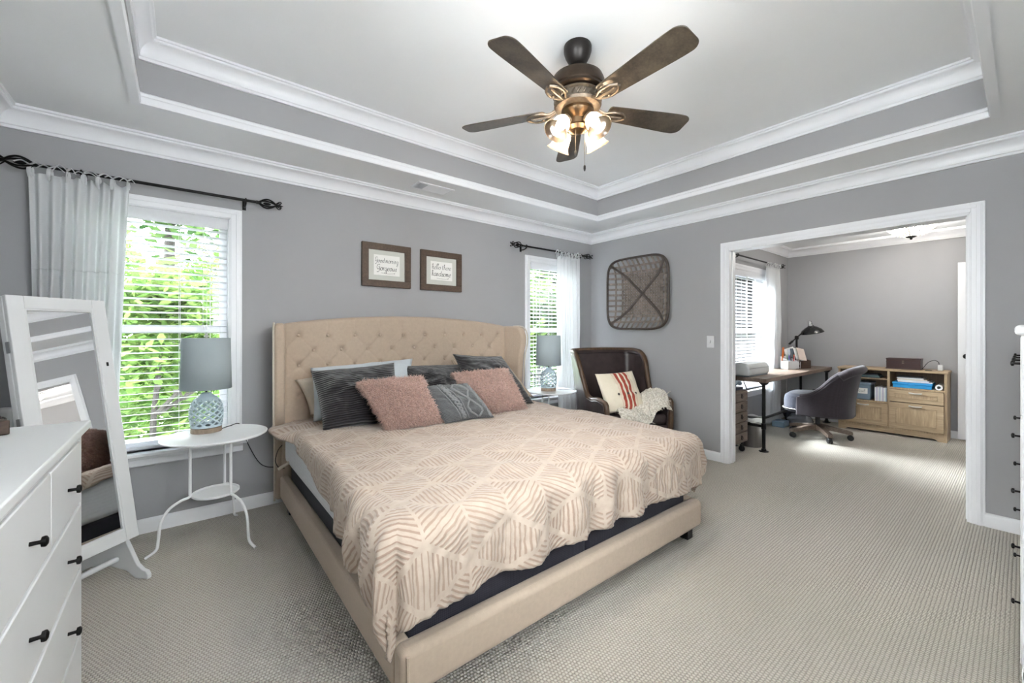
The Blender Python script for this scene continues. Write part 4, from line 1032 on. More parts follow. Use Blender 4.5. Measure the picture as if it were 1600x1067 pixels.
# throw blanket, bunched on the seat and spilling over the right arm
def throw():
    t0 = Vector((3.62, 2.36, .0)); m = MB(); R_ = rotz(math.radians(-21)); nu, nv = 110, 90
    def F(u, v):
        # v runs from the front seat edge (left) to over the right arm
        x = -.20+.545*v; y = -.36+.40*u
        n1 = noise.fractal(Vector((x*7, y*7, 1)), .8, 2, 4); n2 = noise.fractal(Vector((x*22, y*22, 4)), .8, 2, 3)
        z = .465+.05*(n1+.4)+.02*n2
        edge = min(u, 1-u, v, 1-v)
        h = max(0, (x-.06)/.22); h = min(1, h); h = h*h*(3-2*h)
        z += .155*h*(.6+.4*math.sin(PI*min(1, max(0, u*1.05))))
        z += .018*math.sin(26*(x*.8+y)+3*n1)
        x2 = x+.03*n1; y2 = y+.03*noise.noise(Vector((x*9, y*9, 9)))
        if u < .2: k = (.2-u)/.2; z -= .10*k*k*(1-h*.5); y2 -= .02*k
        if edge < .06: z -= .02*(1-edge/.06)
        return tuple(R_ @ Vector((x2, y2, z)))
    m.grid(nu, nv, F)
    c = Vector((3.50, 2.60, 0)); zz = .47; base = c+R_ @ Vector((.05,-.2,.44)); m.v = [tuple(Vector(p)+c-base) for p in m.v]
    o = obj('throw_blanket', m, M['chunky'], ang=180, solid=.02); o.location = base
    tag(o, 'chunky cream knit throw bunched on the armchair seat and right arm', 'blanket')
    rnd = random.Random(5); mm = MB(); k = m.v
    for i in range(150):
        p = Vector(k[rnd.randrange(0, 14)+nu*rnd.randrange(0, nv)]) if i < 60 else Vector(k[rnd.randrange(len(k))])
        d = Vector((rnd.gauss(0,.02), rnd.gauss(-.012,.02), rnd.gauss(-.005,.014)))
        mm.tube(smoothpts([p+Vector((0,0,.008)), p+d*.6+Vector((0,0,.014)), p+d*1.3], 3), .0032, 5)
    f = obj('loose_yarn', mm, M['chunky'], o); f['kind'] = 'stuff'
def chunky():
    t = NT('chunky_cream_knit'); v = t.coords('Object'); w_ = t.n('ShaderNodeTexVoronoi'); t.l(v, w_.inputs['Vector']); w_.inputs['Scale'].default_value = 70
    n = t.noise(v, 40, 3); h = t.math('ADD', t.math('SUBTRACT', 1.0, w_.outputs[0]), t.math('MULTIPLY', n, .5))
    return t.done(t.bsdf(t.ramp(h, [(.5, lin((206,198,184))), (1.1, lin((240,235,225)))]), .95, 0, t.bump(h, .8, .008), .1, .2))
M['chunky'] = chunky()
throw()
tag(obj('storage_box', MB().box(2.60, 2.74, 3.12, 3.30, .0, .60), simple('blue_plastic', (118,158,186), .4), bevel=.01), 'blue box standing behind the right nightstand below the window sill', 'box')
# ------------------------------------------------------------------ tall chest at the right edge, front faces +y
def chest():
    x0, x1, yf, yb, zt = 2.20, 3.30, .008, YD+.012, 1.262
    t = thing('tall_chest', 'white tall chest of drawers with black knobs at the right edge', 'chest of drawers', ((x0+x1)/2, (yf+yb)/2, 0)); o3 = Vector(t.location)
    def L(m): m.v = [tuple(Vector(p)-o3) for p in m.v]; return m
    obj('top', L(MB().box(x0-.02, x1+.02, yb, yf+.012, zt-.035, zt)), M['white'], t, bevel=.012, bseg=3)
    m = MB(); m.box(x0, x0+.022, yb, yf-.004, 0, zt-.035); m.box(x1-.022, x1, yb, yf-.004, 0, zt-.035); m.box(x0, x1, yb, yb+.01, .1, zt-.035); m.box(x0, x1, yf-.024, yf-.003, .07, .10)
    for z in (.10,.312,.524,.736,.948): m.box(x0+.02, x1-.02, yf-.3, yf-.005, z-.004, z+.003)
    obj('carcass', L(m), M['white'], t, smooth=False, bevel=.002)
    xm = (x0+x1)/2
    for k, (z0, z1) in enumerate(((.107,.305),(.317,.517),(.529,.729),(.741,.941))):
        d = obj('drawer', L(MB().box(x0+.026, x1-.026, yf-.02, yf, z0, z1)), M['white'], t, bevel=.003)
        for x in (x0+.29, x1-.29): knob(d, Vector((x, yf, (z0+z1)/2))-o3, (0,1,0), .56)
    for a, b in ((x0+.026, xm-.002), (xm+.002, x1-.026)):
        d = obj('drawer', L(MB().box(a, b, yf-.02, yf, .953, zt-.04)), M['white'], t, bevel=.003)
        for x in (a+.12, b-.12): knob(d, Vector((x, yf, 1.125))-o3, (0,1,0), .56)
chest()
# ------------------------------------------------------------------ office: desk and what stands on it
DX0, DX1, DY0_, DY1_, DZ = 4.64, 6.94, 1.645, 2.045, .757
t = thing('desk', 'wide wooden desk on black pipe legs under the office window', 'desk', ((DX0+DX1)/2, (DY0_+DY1_)/2, 0)); do = Vector(t.location)
def DL(m): m.v = [tuple(Vector(p)-do) for p in m.v]; return m
obj('desktop', DL(MB().box(DX0, DX1, DY0_, DY1_, DZ-.042, DZ)), M['greywood'], t, bevel=.004)
for x, y in ((DX0+.05,DY0_+.04),(DX0+.05,DY1_-.06),(DX1-.09,DY0_+.04),(DX1-.09,DY1_-.06)):
    m = MB().tube([(x,y,.008),(x,y,DZ-.042)], .0165, 12); m.lathe([(.045,0),(.045,.006),(.024,.012),(.022,.03),(.017,.032)], 20, (x,y,0)); m.lathe([(.017,.23),(.023,.232),(.023,.29),(.017,.292)], 16, (x,y,0)); m.lathe([(.017,-.03),(.024,-.028),(.045,-.006),(.045,0)], 20, (x,y,DZ-.042))
    obj('pipe_leg', DL(m), M['black'], t)
m = MB()
for x in (DX0+.05, DX1-.09): m.tube([(x,DY0_+.04,.26),(x,DY1_-.06,.26)], .0145, 10)
m.tube([(DX0+.05,(DY0_+DY1_)/2,.26),(DX1-.09,(DY0_+DY1_)/2,.26)], .0145, 10)
obj('stretcher', DL(m), M['black'], t)
# cutting machine
t = thing('craft_machine', 'rounded pale grey craft cutting machine on the near end of the desk', 'machine', (4.93, 1.90, DZ))
sec = [(-.085,.012),(-.092,.05),(-.088,.10),(-.06,.135),(0,.15),(.05,.145),(.085,.12),(.09,.06),(.085,.012)]
m = MB().prism(sec, 'x', -.27, .27); obj('body', m, M['machine'] if 'machine' in M else simple('pale_grey_plastic', (212,215,214), .3), t, bevel=.02, bseg=4)
obj('base', MB().box(-.255, .255, -.08, .085, 0, .022), simple('grey_blue_plastic', (120,132,138), .4), t, bevel=.006)
obj('lid_seam', MB().box(-.272, .272, -.0945, -.085, .088, .091), M['steel'], t)
# white caddies
def caddy(label, x, y, w_, d_, h0, h1):
    t = thing('desk_caddy', label, 'caddy', (x, y, DZ), -.35, 'white desk caddies'); s = .004; m = MB()
    for (a, b) in ((-w_/2, -w_/2+s), (w_/2-s, w_/2)): m.prism([(-d_/2,0),(d_/2,0),(d_/2,h1),(-d_/2,h0)], 'x', a, b)
    m.box(-w_/2, w_/2, -d_/2, -d_/2+s, 0, h0); m.box(-w_/2, w_/2, d_/2-s, d_/2, 0, h1); m.box(-w_/2, w_/2, -d_/2, d_/2, 0, .005); m.box(-.002, .002, -d_/2, d_/2, 0, h0)
    obj('tray', m, M['white'], t, smooth=False); return t
caddy('small square white caddy at the front of the desk organisers', 6.10, 1.905, .14, .10, .10, .105)
caddy('tall slanted white caddy full of pens behind the square one', 6.24, 1.935, .13, .16, .085, .16)
rnd = random.Random(4)
cols = [(206,60,50),(60,90,180),(230,190,40),(40,40,44),(150,60,150),(60,150,90),(230,120,60),(235,235,235)]
pens = [simple('pen_plastic_%d' % i, c, .4) for i, c in enumerate(cols)]
plab = ['red pen', 'blue pen', 'yellow pen', 'black pen', 'purple pen', 'green pen', 'orange pen', 'white pen']
for i in range(8):
    x = 6.24+rnd.uniform(-.045,.045); y = 1.93+rnd.uniform(-.05,.05)
    m = MB(); e_ = Vector((rnd.uniform(-.03,.03), rnd.uniform(-.03,.03), .175)); m.tube([(0,0,0), e_*.92], .0045, 8); m.tube([e_*.92, e_*.93, e_], [.0045,.003,.001], 8)
    o = obj('pen', m, pens[i]); o.location = (x, y, DZ+.008); tag(o, plab[i]+' standing in the tall white desk caddy', 'pen', 'pens in the white caddy')
o = obj('folder', MB().obox((0,0,.14), (.055,.006,.27), Matrix.Rotation(.06,3,'X')), simple('orange_plastic', (238,122,30), .4), bevel=.002); o.location = (6.20, 2.0, DZ); tag(o, 'orange plastic ruler holder standing behind the pens, by the curtain', 'folder')
# wire and wood organiser with envelopes
t = thing('letter_organizer', 'brown wooden and white wire letter organiser under the desk lamp', 'organizer', (6.42, 1.90, DZ), -.35)
m = MB(); m.prism([(-.12,0),(.12,0),(.12,.17),(-.12,.10)], 'x', .075, .085); m.prism([(-.12,0),(.12,0),(.12,.17),(-.12,.10)], 'x', -.085, -.075); m.box(-.085, .085, -.12, -.112, 0, .10); m.box(-.085, .085, .112, .12, 0, .17); m.box(-.085, .085, -.12, .12, 0, .008); m.box(-.085, .085, -.03, -.024, 0, .12); m.box(-.085, .085, .05, .056, 0, .14)
obj('wooden_box', m, M['darkwood'], t, smooth=False)
m = MB()
for k in range(9): y = -.115+k*.029; m.tube([(-.10,y,.003),(-.10,y,.09+.065*(k/8)+.015*math.sin(k*2.1))], .0022, 5); m.tube([(-.125,y,.003),(-.125,y,.11+.05*math.sin(k*1.3)**2)], .0022, 5)
for z in (.01,.06): m.tube([(-.10,-.118,z),(-.10,.118,z)], .0022, 5); m.tube([(-.125,-.118,z),(-.125,.118,z)], .0022, 5)
obj('wire_rack', m, M['whitemetal'], t)
paper = [(238,238,236),(225,230,236),(96,110,122),(244,244,242),(206,190,180)]
pl = ['tall white envelope leaning in the organiser', 'pale blue envelope in front of the tall white one', 'grey printed magazine in the organiser', 'small white card at the front of the organiser', 'beige leaflet sticking out on the organiser right']
for i in range(5):
    m = MB().obox((0,0,.12+.01*i), (.16-.012*i,.005,.22+(.03 if i == 0 else -.01*i)), Matrix.Rotation(-.2-.08*i,3,'X') @ Matrix.Rotation(.12*(i-2),3,'Y'))
    o = obj('envelope', m, simple('stationery_%d' % i, paper[i], .8)); o.location = (6.405-.0*i, 1.96-.028*i, DZ+.022); o.rotation_euler = (0,0,-.45); tag(o, pl[i], 'envelope', 'papers in the letter organiser')
# desk lamp
t = thing('desk_lamp', 'black and chrome adjustable desk lamp on the far end of the desk', 'lamp', (6.53, 1.94, DZ))
obj('base', MB().lathe([(0,0),(.085,0),(.085,.012),(.07,.02),(.02,.026),(.014,.04),(0,.04)], 32), M['black'], t)
obj('post', MB().tube([(0,0,.03),(0,0,.40)], .013, 12), M['black'], t)
obj('joint', MB().lathe([(.022,.375),(.024,.385),(.024,.415),(.018,.425),(0,.427)], 16), M['black'], t)
dv = Vector((.78,-.6258,0)); el = Vector((0,0,.40)); hd = el+dv*.19+Vector((0,0,.165)); bk = el-dv*.10-Vector((0,0,.087))
obj('arm', MB().tube([bk, el, hd], .0085, 10), M['black'], t)
obj('counterweight', MB().tube([bk, bk+(el-bk)*.45], .014, 12), M['black'], t)
Q = (Vector((.18,-.12,-1))).to_track_quat('Z','X').to_matrix()
m = MB(); m.lathe([(.030,.0),(.036,.012),(.07,.03),(.112,.062),(.135,.10),(.136,.104)], 40, hd, Q, caps=False)
sh = obj('shade', m, M['blackgloss'] if 'blackgloss' in M else simple('glossy_black_enamel', (26,26,28), .2), t, solid=.003)
obj('shade_lining', MB().lathe([(.029,.004),(.066,.035),(.108,.066),(.131,.102)], 40, hd, Q, caps=False), M['white'], sh)
obj('socket_cap', MB().lathe([(0,-.062),(.02,-.06),(.022,-.05),(.019,-.047),(.026,-.03),(.028,-.004),(.032,.004),(0,.006)], 24, hd, Q), M['chrome'], t)
obj('bulb', MB().sphere(hd+Q @ Vector((0,0,.06)), .03, 14, 10), M['white'], t)
# drawer unit left of the desk leg
t = thing('drawer_cart', 'narrow weathered wood drawer cart with ring pulls beside the desk leg', 'drawers', (4.40, 1.96, 0))
obj('carcass', MB().box(-.15, .15, -.16, .16, .11, .64), M['greywood'], t, bevel=.003)
for k in range(5):
    z0 = .118+k*.1045; d = obj('drawer', MB().box(-.146, .146, -.176, -.155, z0, z0+.097), M['greywood'], t, bevel=.003)
    m = MB(); m.tube([(.017*math.cos(a), -.182, z0+.047+.017*math.sin(a)) for a in [i*PI/8 for i in range(16)]], .0035, 6, closed=True); m.box(-.006, .006, -.184, -.176, z0+.058, z0+.074); obj('ring_pull', m, M['black'], d)
for x in (-.12, .12):
    for y in (-.13, .13):
        m = MB(); m.lathe([(.0,-.012),(.026,-.012),(.03,-.006),(.03,.006),(.026,.012),(0,.012)], 18, (x,y,.03), Matrix.Rotation(PI/2,3,'Y')); m.box(x-.018, x+.018, y-.012, y+.012, .03, .075); m.tube([(x,y,.07),(x,y,.115)], .01, 8); obj('caster', m, M['blackplastic'], t)
tag(obj('paper_pad', MB().box(4.28, 4.53, 1.82, 2.08, .641, .668), simple('navy_cardboard', (40,48,66), .6), bevel=.004), 'dark blue pad lying on top of the drawer cart', 'pad')
m = MB().tube(smoothpts([(4.36,1.84,.70),(4.42,1.84,.72),(4.48,1.84,.715),(4.52,1.85,.70)], 5), .022, 10); m.box(4.31, 4.40, 1.84, 1.95, .669, .70)
tag(obj('craft_tool', m, simple('steel_blue_plastic', (110,130,150), .35)), 'steel blue craft tool lying on the dark blue pad', 'tool')
o = obj('stylus', MB().tube([(4.49,1.80,.73),(4.565,1.80,.645)], .005, 8), M['blackplastic']); tag(o, 'black pen sticking out from the top of the drawer cart', 'pen')
# bin
t = thing('waste_bin', 'round brushed steel waste bin with white liner beside the desk leg', 'bin', (4.84, 1.86, 0))
obj('body', MB().lathe([(0,0),(.098,0),(.10,.004),(.10,.30),(.094,.302),(.094,.02),(0,.02)], 40), M['steel'], t)
obj('rim_band', MB().lathe([(.101,.27),(.104,.272),(.104,.298),(.101,.30)], 40, caps=False), M['steel'], t)
m = MB().grid(40, 5, lambda u, v: ((.108+.006*math.sin(u*2*PI*9)*v)*math.cos(2*PI*u), (.108+.006*math.sin(u*2*PI*7)*v)*math.sin(2*PI*u), .318-.05*v+.006*math.sin(u*2*PI*5)), True); obj('bin_liner', m, M['whiteplastic'] if 'whiteplastic' in M else simple('white_liner_plastic', (238,238,236), .4), t, solid=.003)
# office chair
def office_chair():
    t = thing('office_chair', 'charcoal upholstered swivel chair with wooden star base at the desk', 'office chair', (5.83, 1.52, 0), math.radians(-176))
    ctrl = [(-.285,-.14,.49,0),(-.30,-.02,.515,0),(-.30,.08,.60,0),(-.285,.17,.72,.01),(-.24,.25,.80,.02),(-.14,.295,.825,.03),(0,.305,.83,.03),(.14,.295,.825,.03),(.24,.25,.80,.02),(.285,.17,.72,.01),(.30,.08,.60,0),(.30,-.02,.515,0),(.285,-.14,.49,0)]
    cols = shell(ctrl, .285, 6, 22, .10); obj('barrel_back', shell_mesh(cols), M['greyupholstery'], t, ang=180, solid=.065)
    top = [c[-1] for c in cols]; k0, k1 = 20, len(top)-20
    obj('rolled_top', MB().tube([Vector(p)+Vector((0,.02,-.012)) for p in top[k0:k1]], .047, 14), M['greyupholstery'], t)
    obj('rim_welt', MB().tube(top[2:k0+3], .033, 10), M['greyupholstery'], t); obj('rim_welt', MB().tube(top[k1-3:-2], .033, 10), M['greyupholstery'], t)
    def seat(u, v):
        a = 2*PI*u; n_ = 3.2; c, s = math.cos(a), math.sin(a); x = abs(c)**(2/n_)*(1 if c > 0 else -1)*.285; y = abs(s)**(2/n_)*(1 if s > 0 else -1)*.27-.045
        P = [(.0,.30),(.9,.30),(.985,.315),(1,.36),(1,.44),(.97,.485),(.85,.515),(.5,.53),(0,.532)]
        q = v*(len(P)-1); i = int(min(q, len(P)-2)); f = q-i; r = P[i][0]+(P[i+1][0]-P[i][0])*f; z = P[i][1]+(P[i+1][1]-P[i][1])*f
        return (x*r, y*r-.0*(1-r), z)
    obj('seat', MB().grid(48, 33, seat, True), M['seatblue'], t, ang=180)
    m = MB()
    for k in range(64):
        a = PI*.93+PI*1.14*k/63; p = seat((a/(2*PI)) % 1, .32); m.sphere((p[0]*1.01, p[1]*1.02-.002, .338), .0085, 8, 6)
    obj('nailheads', m, M['chrome'], t)
    obj('gas_lift', MB().tube([(0,0,.12),(0,0,.30)], .025, 14), M['blackplastic'], t); obj('seat_plate', MB().box(-.1, .1, -.1, .1, .278, .302), M['black'], t)
    obj('hub', MB().lathe([(0,.075),(.045,.08),(.05,.1),(.048,.145),(.035,.155),(0,.155)], 20), M['greywood'], t)
    for k in range(5):
        a = 2*PI*k/5+.55; R_ = rotz(a); m = MB()
        m.prism([(.03,.085),(.03,.15),(.10,.145),(.30,.105),(.32,.098),(.32,.066),(.29,.066),(.12,.092)], 'y', -.026, .026); m.v = [tuple(R_ @ Vector(p)) for p in m.v]
        obj('base_leg', m, M['greywood'], t, bevel=.004)
        m = MB(); c_ = R_ @ Vector((.30,0,.03))
        for s_ in (-1, 1): m.lathe([(0,-.008),(.026,-.008),(.03,-.004),(.03,.004),(.026,.008),(0,.008)], 18, c_+R_ @ Vector((0,s_*.014,0)), R_ @ Matrix.Rotation(PI/2,3,'X'))
        m.sphere(c_+Vector((0,0,.012)), .022, 10, 6); m.tube([c_+Vector((0,0,.02)), c_+Vector((0,0,.06))], .008, 8); obj('caster', m, M['blackplastic'], t)
M['seatblue'] = fabric('charcoal_blue_upholstery', (52,54,64), 500, .15)
office_chair()
# ------------------------------------------------------------------ credenza
CX0, CX1, CY0, CY1 = 6.62, 6.965, .534, 1.505
t = thing('credenza', 'light oak storage cabinet along the office back wall', 'cabinet', ((CX0+CX1)/2, (CY0+CY1)/2, 0)); co = Vector(t.location)
def CLc(m): m.v = [tuple(Vector(p)-co) for p in m.v]; return m
obj('top', CLc(MB().box(CX0-.01, CX1, CY0-.008, CY1+.008, .765, .79)), M['oakh'], t, bevel=.003)
m = MB(); ym = 1.02
m.box(CX0, CX1, CY0, CY0+.022, 0, .765); m.box(CX0, CX1, CY1-.022, CY1, 0, .765); m.box(CX0+.004, CX1, ym-.012, ym+.012, .075, .765); m.box(CX0+.004, CX1, CY0, CY1, .075, .093); m.box(CX0+.004, CX1, CY0, ym, .557, .577); m.box(CX0+.004, CX1, ym, CY1, .372, .39); m.box(CX0+.02, CX1, ym, CY1, .655, .668)
obj('carcass', CLc(m), M['oak'], t, smooth=False, bevel=.001)
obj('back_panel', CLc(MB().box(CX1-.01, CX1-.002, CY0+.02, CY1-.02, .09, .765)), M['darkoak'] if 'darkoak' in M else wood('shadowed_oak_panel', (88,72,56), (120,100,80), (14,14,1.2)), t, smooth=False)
obj('plinth', CLc(MB().prism([(CY0,0),(CY0+.07,0),(CY0+.085,.018),(CY0+.11,.026),(CY1-.11,.026),(CY1-.085,.018),(CY1-.07,0),(CY1,0),(CY1,.075),(CY0,.075)], 'x', CX0+.002, CX0+.02)), M['oakh'], t, smooth=False)
def front(name, y0, y1, z0, z1, cut):
    d = obj(name, CLc(MB().box(CX0-.012, CX0+.004, y0, y1, z0, z1)), M['oakh'], t, bevel=.002); m = MB(); a, b = y0+cut, y1-cut; c, e_ = z0+cut*.85, z1-cut*.85; f = .012
    m.box(CX0-.017, CX0-.011, a, b, c, c+f); m.box(CX0-.017, CX0-.011, a, b, e_-f, e_); m.box(CX0-.017, CX0-.011, a, a+f, c, e_); m.box(CX0-.017, CX0-.011, b-f, b, c, e_)
    obj('moulding', CLc(m), M['oakh'], d, bevel=.002)
    obj('panel', CLc(MB().box(CX0-.0145, CX0-.0115, a+f, b-f, c+f, e_-f)), M['oak'], d, smooth=False)
    h = MB().grid(12, 6, lambda u, v: (CX0-.014-.022*math.sin(PI*v*.75)-.0, (y0+y1)/2-.055+.11*u, z1-.028-.012*v**2-.006*math.sin(PI*u)+.006))
    obj('handle', CLc(h), simple('satin_nickel', (216,213,206), .35, .3), d, solid=.002)
front('drawer', CY0+.025, ym-.006, .412, .553, .05); front('door', CY0+.025, ym-.006, .098, .402, .058); front('door', ym+.006, CY1-.025, .098, .368, .058)
# things on and in the credenza
t = thing('jewelry_box', 'dark mahogany chest with brass latch on top of the oak cabinet', 'box', (6.79, .905, .79))
obj('body', MB().box(-.085, .085, -.15, .15, .006, .125), M['mahogany'], t, bevel=.004); obj('lid_line', MB().box(-.087, .087, -.152, .152, .082, .085), M['blackplastic'], t); obj('base', MB().box(-.09, .09, -.156, .156, 0, .012), M['mahogany'], t, bevel=.002); obj('lid', MB().box(-.088, .088, -.154, .154, .118, .13), M['mahogany'], t, bevel=.003)
m = MB()
for z in (.098,.075): m.sphere((-.088,0,z), .009, 10, 6, (.4,1.3,.7))
obj('latch', m, M['pewter'], t)
t = thing('phone_charger', 'small white charging plug with black cable on the right end of the oak cabinet', 'charger', (6.78, .60, .79))
obj('plug', MB().box(-.02, .02, -.022, .022, 0, .07), M['white'], t, bevel=.006); obj('cable', MB().tube(smoothpts([(0,.012,.07),(0,.018,.10),(0,.05,.115),(0,.10,.09),(-.03,.15,.01),(-.06,.19,.003),(-.06,.24,.003)], 6), .003, 6), M['blackplastic'], t); obj('pad', MB().lathe([(0,0),(.03,0),(.03,.006),(0,.008)], 20, (-.07,.09,0)), M['blackplastic'], t)
papers = simple('white_paper', (232,234,236), .8)
for i in range(5):
    o = obj('paper_stack', MB().obox((0,0,.006), (.22-.01*i,.29-.02*i,.011), rotz(.03*(-1)**i)), [papers, papers, simple('cream_paper', (222,214,200), .8), papers, simple('grey_folder_card', (86,90,98), .7)][i])
    o.location = (6.76, .80+.012*i, .645+.0125*i); tag(o, ['bottom white paper pile on the clear blue case','second white paper pile on the clear blue case','cream paper layer in the pile on the blue case','upper white paper layer on the blue case','grey card folder topping the pile on the blue case'][i], 'papers', 'papers above the blue case')
t = thing('plastic_case', 'bright blue translucent plastic case in the right cubby of the oak cabinet', 'case', (6.76, .82, .577)); bp = simple('bright_blue_plastic', (42,140,200), .25, var=.12, vscale=14)
obj('tray', MB().box(-.125, .125, -.165, .165, 0, .04), bp, t, bevel=.005); obj('lid', MB().box(-.13, .13, -.17, .17, .04, .066), bp, t, bevel=.005); obj('latch', MB().box(-.134, -.127, -.03, .03, .03, .055), bp, t, bevel=.002)
o = obj('paper_roll', MB().lathe([(.016,-.12),(.03,-.12),(.03,.12),(.016,.12),(.016,-.12)], 24, (0,0,.031), Matrix.Rotation(PI/2,3,'Y'), caps=False), papers); o.location = (6.76,.60,.577); tag(o, 'white paper roll at the right of the blue plastic case', 'roll')
t = thing('storage_tote', 'grey blue plastic tote with a white lettered label in the left cubby', 'tote', (6.77, 1.335, .39)); gp = simple('grey_blue_tote', (118,136,152), .35)
obj('body', MB().box(-.13, .13, -.145, .145, 0, .19), gp, t, bevel=.012); obj('lid', MB().box(-.138, .138, -.152, .152, .19, .215), gp, t, bevel=.006)
lb = obj('label', MB().box(-.1325, -.1305, -.118, .055, .075, .145), M['paper'], t, smooth=False)
k = script_text('Cricut', .045, .118, 0, .021, 0, .002, 0); 
k = script_text('Cricut', -.07, .07, 0, .022, 0, .0022, .0); k.v = [(-.1335+q, -.032-p, .098+z) for p, q, z in k.v]; obj('lettering', k, M['ink'], lb)
for i in range(8):
    o = obj('notebook', MB().box(-.10, .10, -.0062, .0062, 0, .165+.002*(i%3)), [papers, simple('lilac_cover', (200,196,214), .7), papers, simple('sky_cover', (196,208,222), .7)][i%4], bevel=.001); o.location = (6.745, 1.153-.0138*i-.008, .391)
    tag(o, ['leftmost slim notebook beside the grey tote','second slim notebook from the grey tote','third slim notebook from the grey tote','fourth slim notebook from the grey tote','fifth slim notebook from the grey tote','sixth slim notebook from the grey tote','seventh slim notebook from the grey tote','rightmost slim notebook next to the cabinet divider'][i], 'notebook', 'notebooks in the left cubby')
for i in range(3):
    o = obj('folder', MB().obox((0,0,.007), (.23,.34-.03*i,.012), rotz(.04*i)), simple('folder_card_%d' % i, [(60,74,84),(88,120,122),(52,60,70)][i], .6)); o.location = (6.76,1.27,.669+.014*i); tag(o, ['bottom dark folder on the thin shelf of the oak cabinet','teal folder in the middle of the shelf pile','top dark folder of the shelf pile in the cabinet'][i], 'folder', 'folders on the thin shelf')
# things on the floor under the desk
def lump(name, label, cat, c, r, mat, seed, sq=(1,1,.7)):
    m = MB().sphere((0,0,0), 1, 28, 18)
    vs = []
    for p in m.v:
        v = Vector(p); n_ = noise.fractal(v*1.6+Vector((seed,0,0)), .8, 2, 4); k = 1+.28*n_; z = v.z*k*r*sq[2]; vs.append((v.x*k*r*sq[0], v.y*k*r*sq[1], max(z, -r*sq[2]*.75)+r*sq[2]*.75))
    m.v = vs; o = obj(name, m, mat, ang=180); o.location = c; return tag(o, label, cat)
lump('plastic_bag', 'crumpled grey plastic bag on the floor behind the office chair', 'bag', (6.30,1.83,0), .14, simple('grey_bag_film', (96,98,104), .2), 3)
lump('backpack', 'dark navy bag slumped under the far end of the desk', 'bag', (6.62,2.03,0), .115, simple('navy_nylon', (34,38,50), .6), 9, (1,.8,1.3))
tag(obj('storage_bin', MB().box(6.02, 6.22, 1.93, 2.07, 0, .075), simple('pale_blue_bin', (132,156,176), .4), bevel=.01), 'low pale blue bin on the floor under the desk', 'bin')
cord('thin white cable hanging behind the desk below the lamp', [(6.60,2.07,.70),(6.60,2.08,.5),(6.62,2.09,.3),(6.66,2.12,.02)], .003, 'whitemetal')
# office ceiling fitting
t = thing('ceiling_light', 'beaded glass bowl ceiling light in the office', 'ceiling light', (5.95, .74, ZC))
obj('canopy', MB().lathe([(.075,0),(.078,-.008),(.06,-.024),(.02,-.03),(0,-.03)], 32), M['bronzedark'], t); obj('pan', MB().lathe([(0,-.045),(.15,-.045),(.165,-.06),(.16,-.062),(0,-.05)], 32), M['white'], t); obj('stem', MB().tube([(0,0,-.02),(0,0,-.225)], .007, 8), M['bronzedark'], t)  # pan added above the bulbs to keep their direct light off the ceiling
m = MB(); n = 22
prof = smoothpts([(.20,0,-.085),(.19,0,-.115),(.15,0,-.155),(.09,0,-.19),(.03,0,-.205)], 3)
for k in range(n):
    a = 2*PI*k/n
    for p in prof: m.sphere((p.x*math.cos(a), p.x*math.sin(a), p.z), .0085 if p.x > .06 else .005, 6, 4)
obj('bead_strings', m, simple('crystal_beads', (214,214,210), .1, spec=.8), t); obj('ring', MB().tube([(.2*math.cos(i*PI/24), .2*math.sin(i*PI/24), -.083) for i in range(48)], .007, 8, closed=True), M['bronzedark'], t)
obj('glass_bowl', MB().lathe([(.185,-.085),(.175,-.112),(.138,-.15),(.08,-.184),(.02,-.198)], 40, caps=False), M['bowlglass'], t, solid=.002)
obj('finial', MB().lathe([(0,-.202),(.045,-.204),(.035,-.214),(.012,-.222),(.010,-.235),(0,-.24)], 20), M['bronzedark'], t)
for k in range(3): a = 2*PI*k/3; obj('bulb', MB().sphere((.075*math.cos(a), .075*math.sin(a), -.105), .026, 12, 8), M['officebulb'], t)
# ------------------------------------------------------------------ outside
def leafmat(name, a, b, c):
    t = NT(name); g = t.n('ShaderNodeNewGeometry'); v = t.coords('Object')
    k = t.math('ADD', t.math('MULTIPLY', g.outputs['Random Per Island'], .7), t.math('MULTIPLY', t.noise(v, .8, 2), .5))
    col = t.ramp(k, [(.2, lin(a)), (.55, lin(b)), (.95, lin(c))])
    d = t.n('ShaderNodeBsdfDiffuse'); t.l(col, d.inputs[0]); tl = t.n('ShaderNodeBsdfTranslucent'); t.l(col, tl.inputs[0])
    m = t.n('ShaderNodeMixShader'); m.inputs[0].default_value = .5; t.l(d.outputs[0], m.inputs[1]); t.l(tl.outputs[0], m.inputs[2]); return t.done(m)
M['leafA'] = leafmat('bright_green_leaves', (54,80,38), (84,112,58), (116,136,78)); M['leafB'] = leafmat('mid_green_leaves', (46,72,42), (72,98,56), (98,122,74))
M['bark'] = wood('grey_bark', (26,23,21), (44,40,37), (8,8,1.5), .9, .6)
G0 = -2.6
struct(obj('ground', MB().box(-30, 45, YA+.3, 60, G0-.2, G0), simple('lawn', (58,76,36), .95, var=.25, vscale=2), smooth=False))
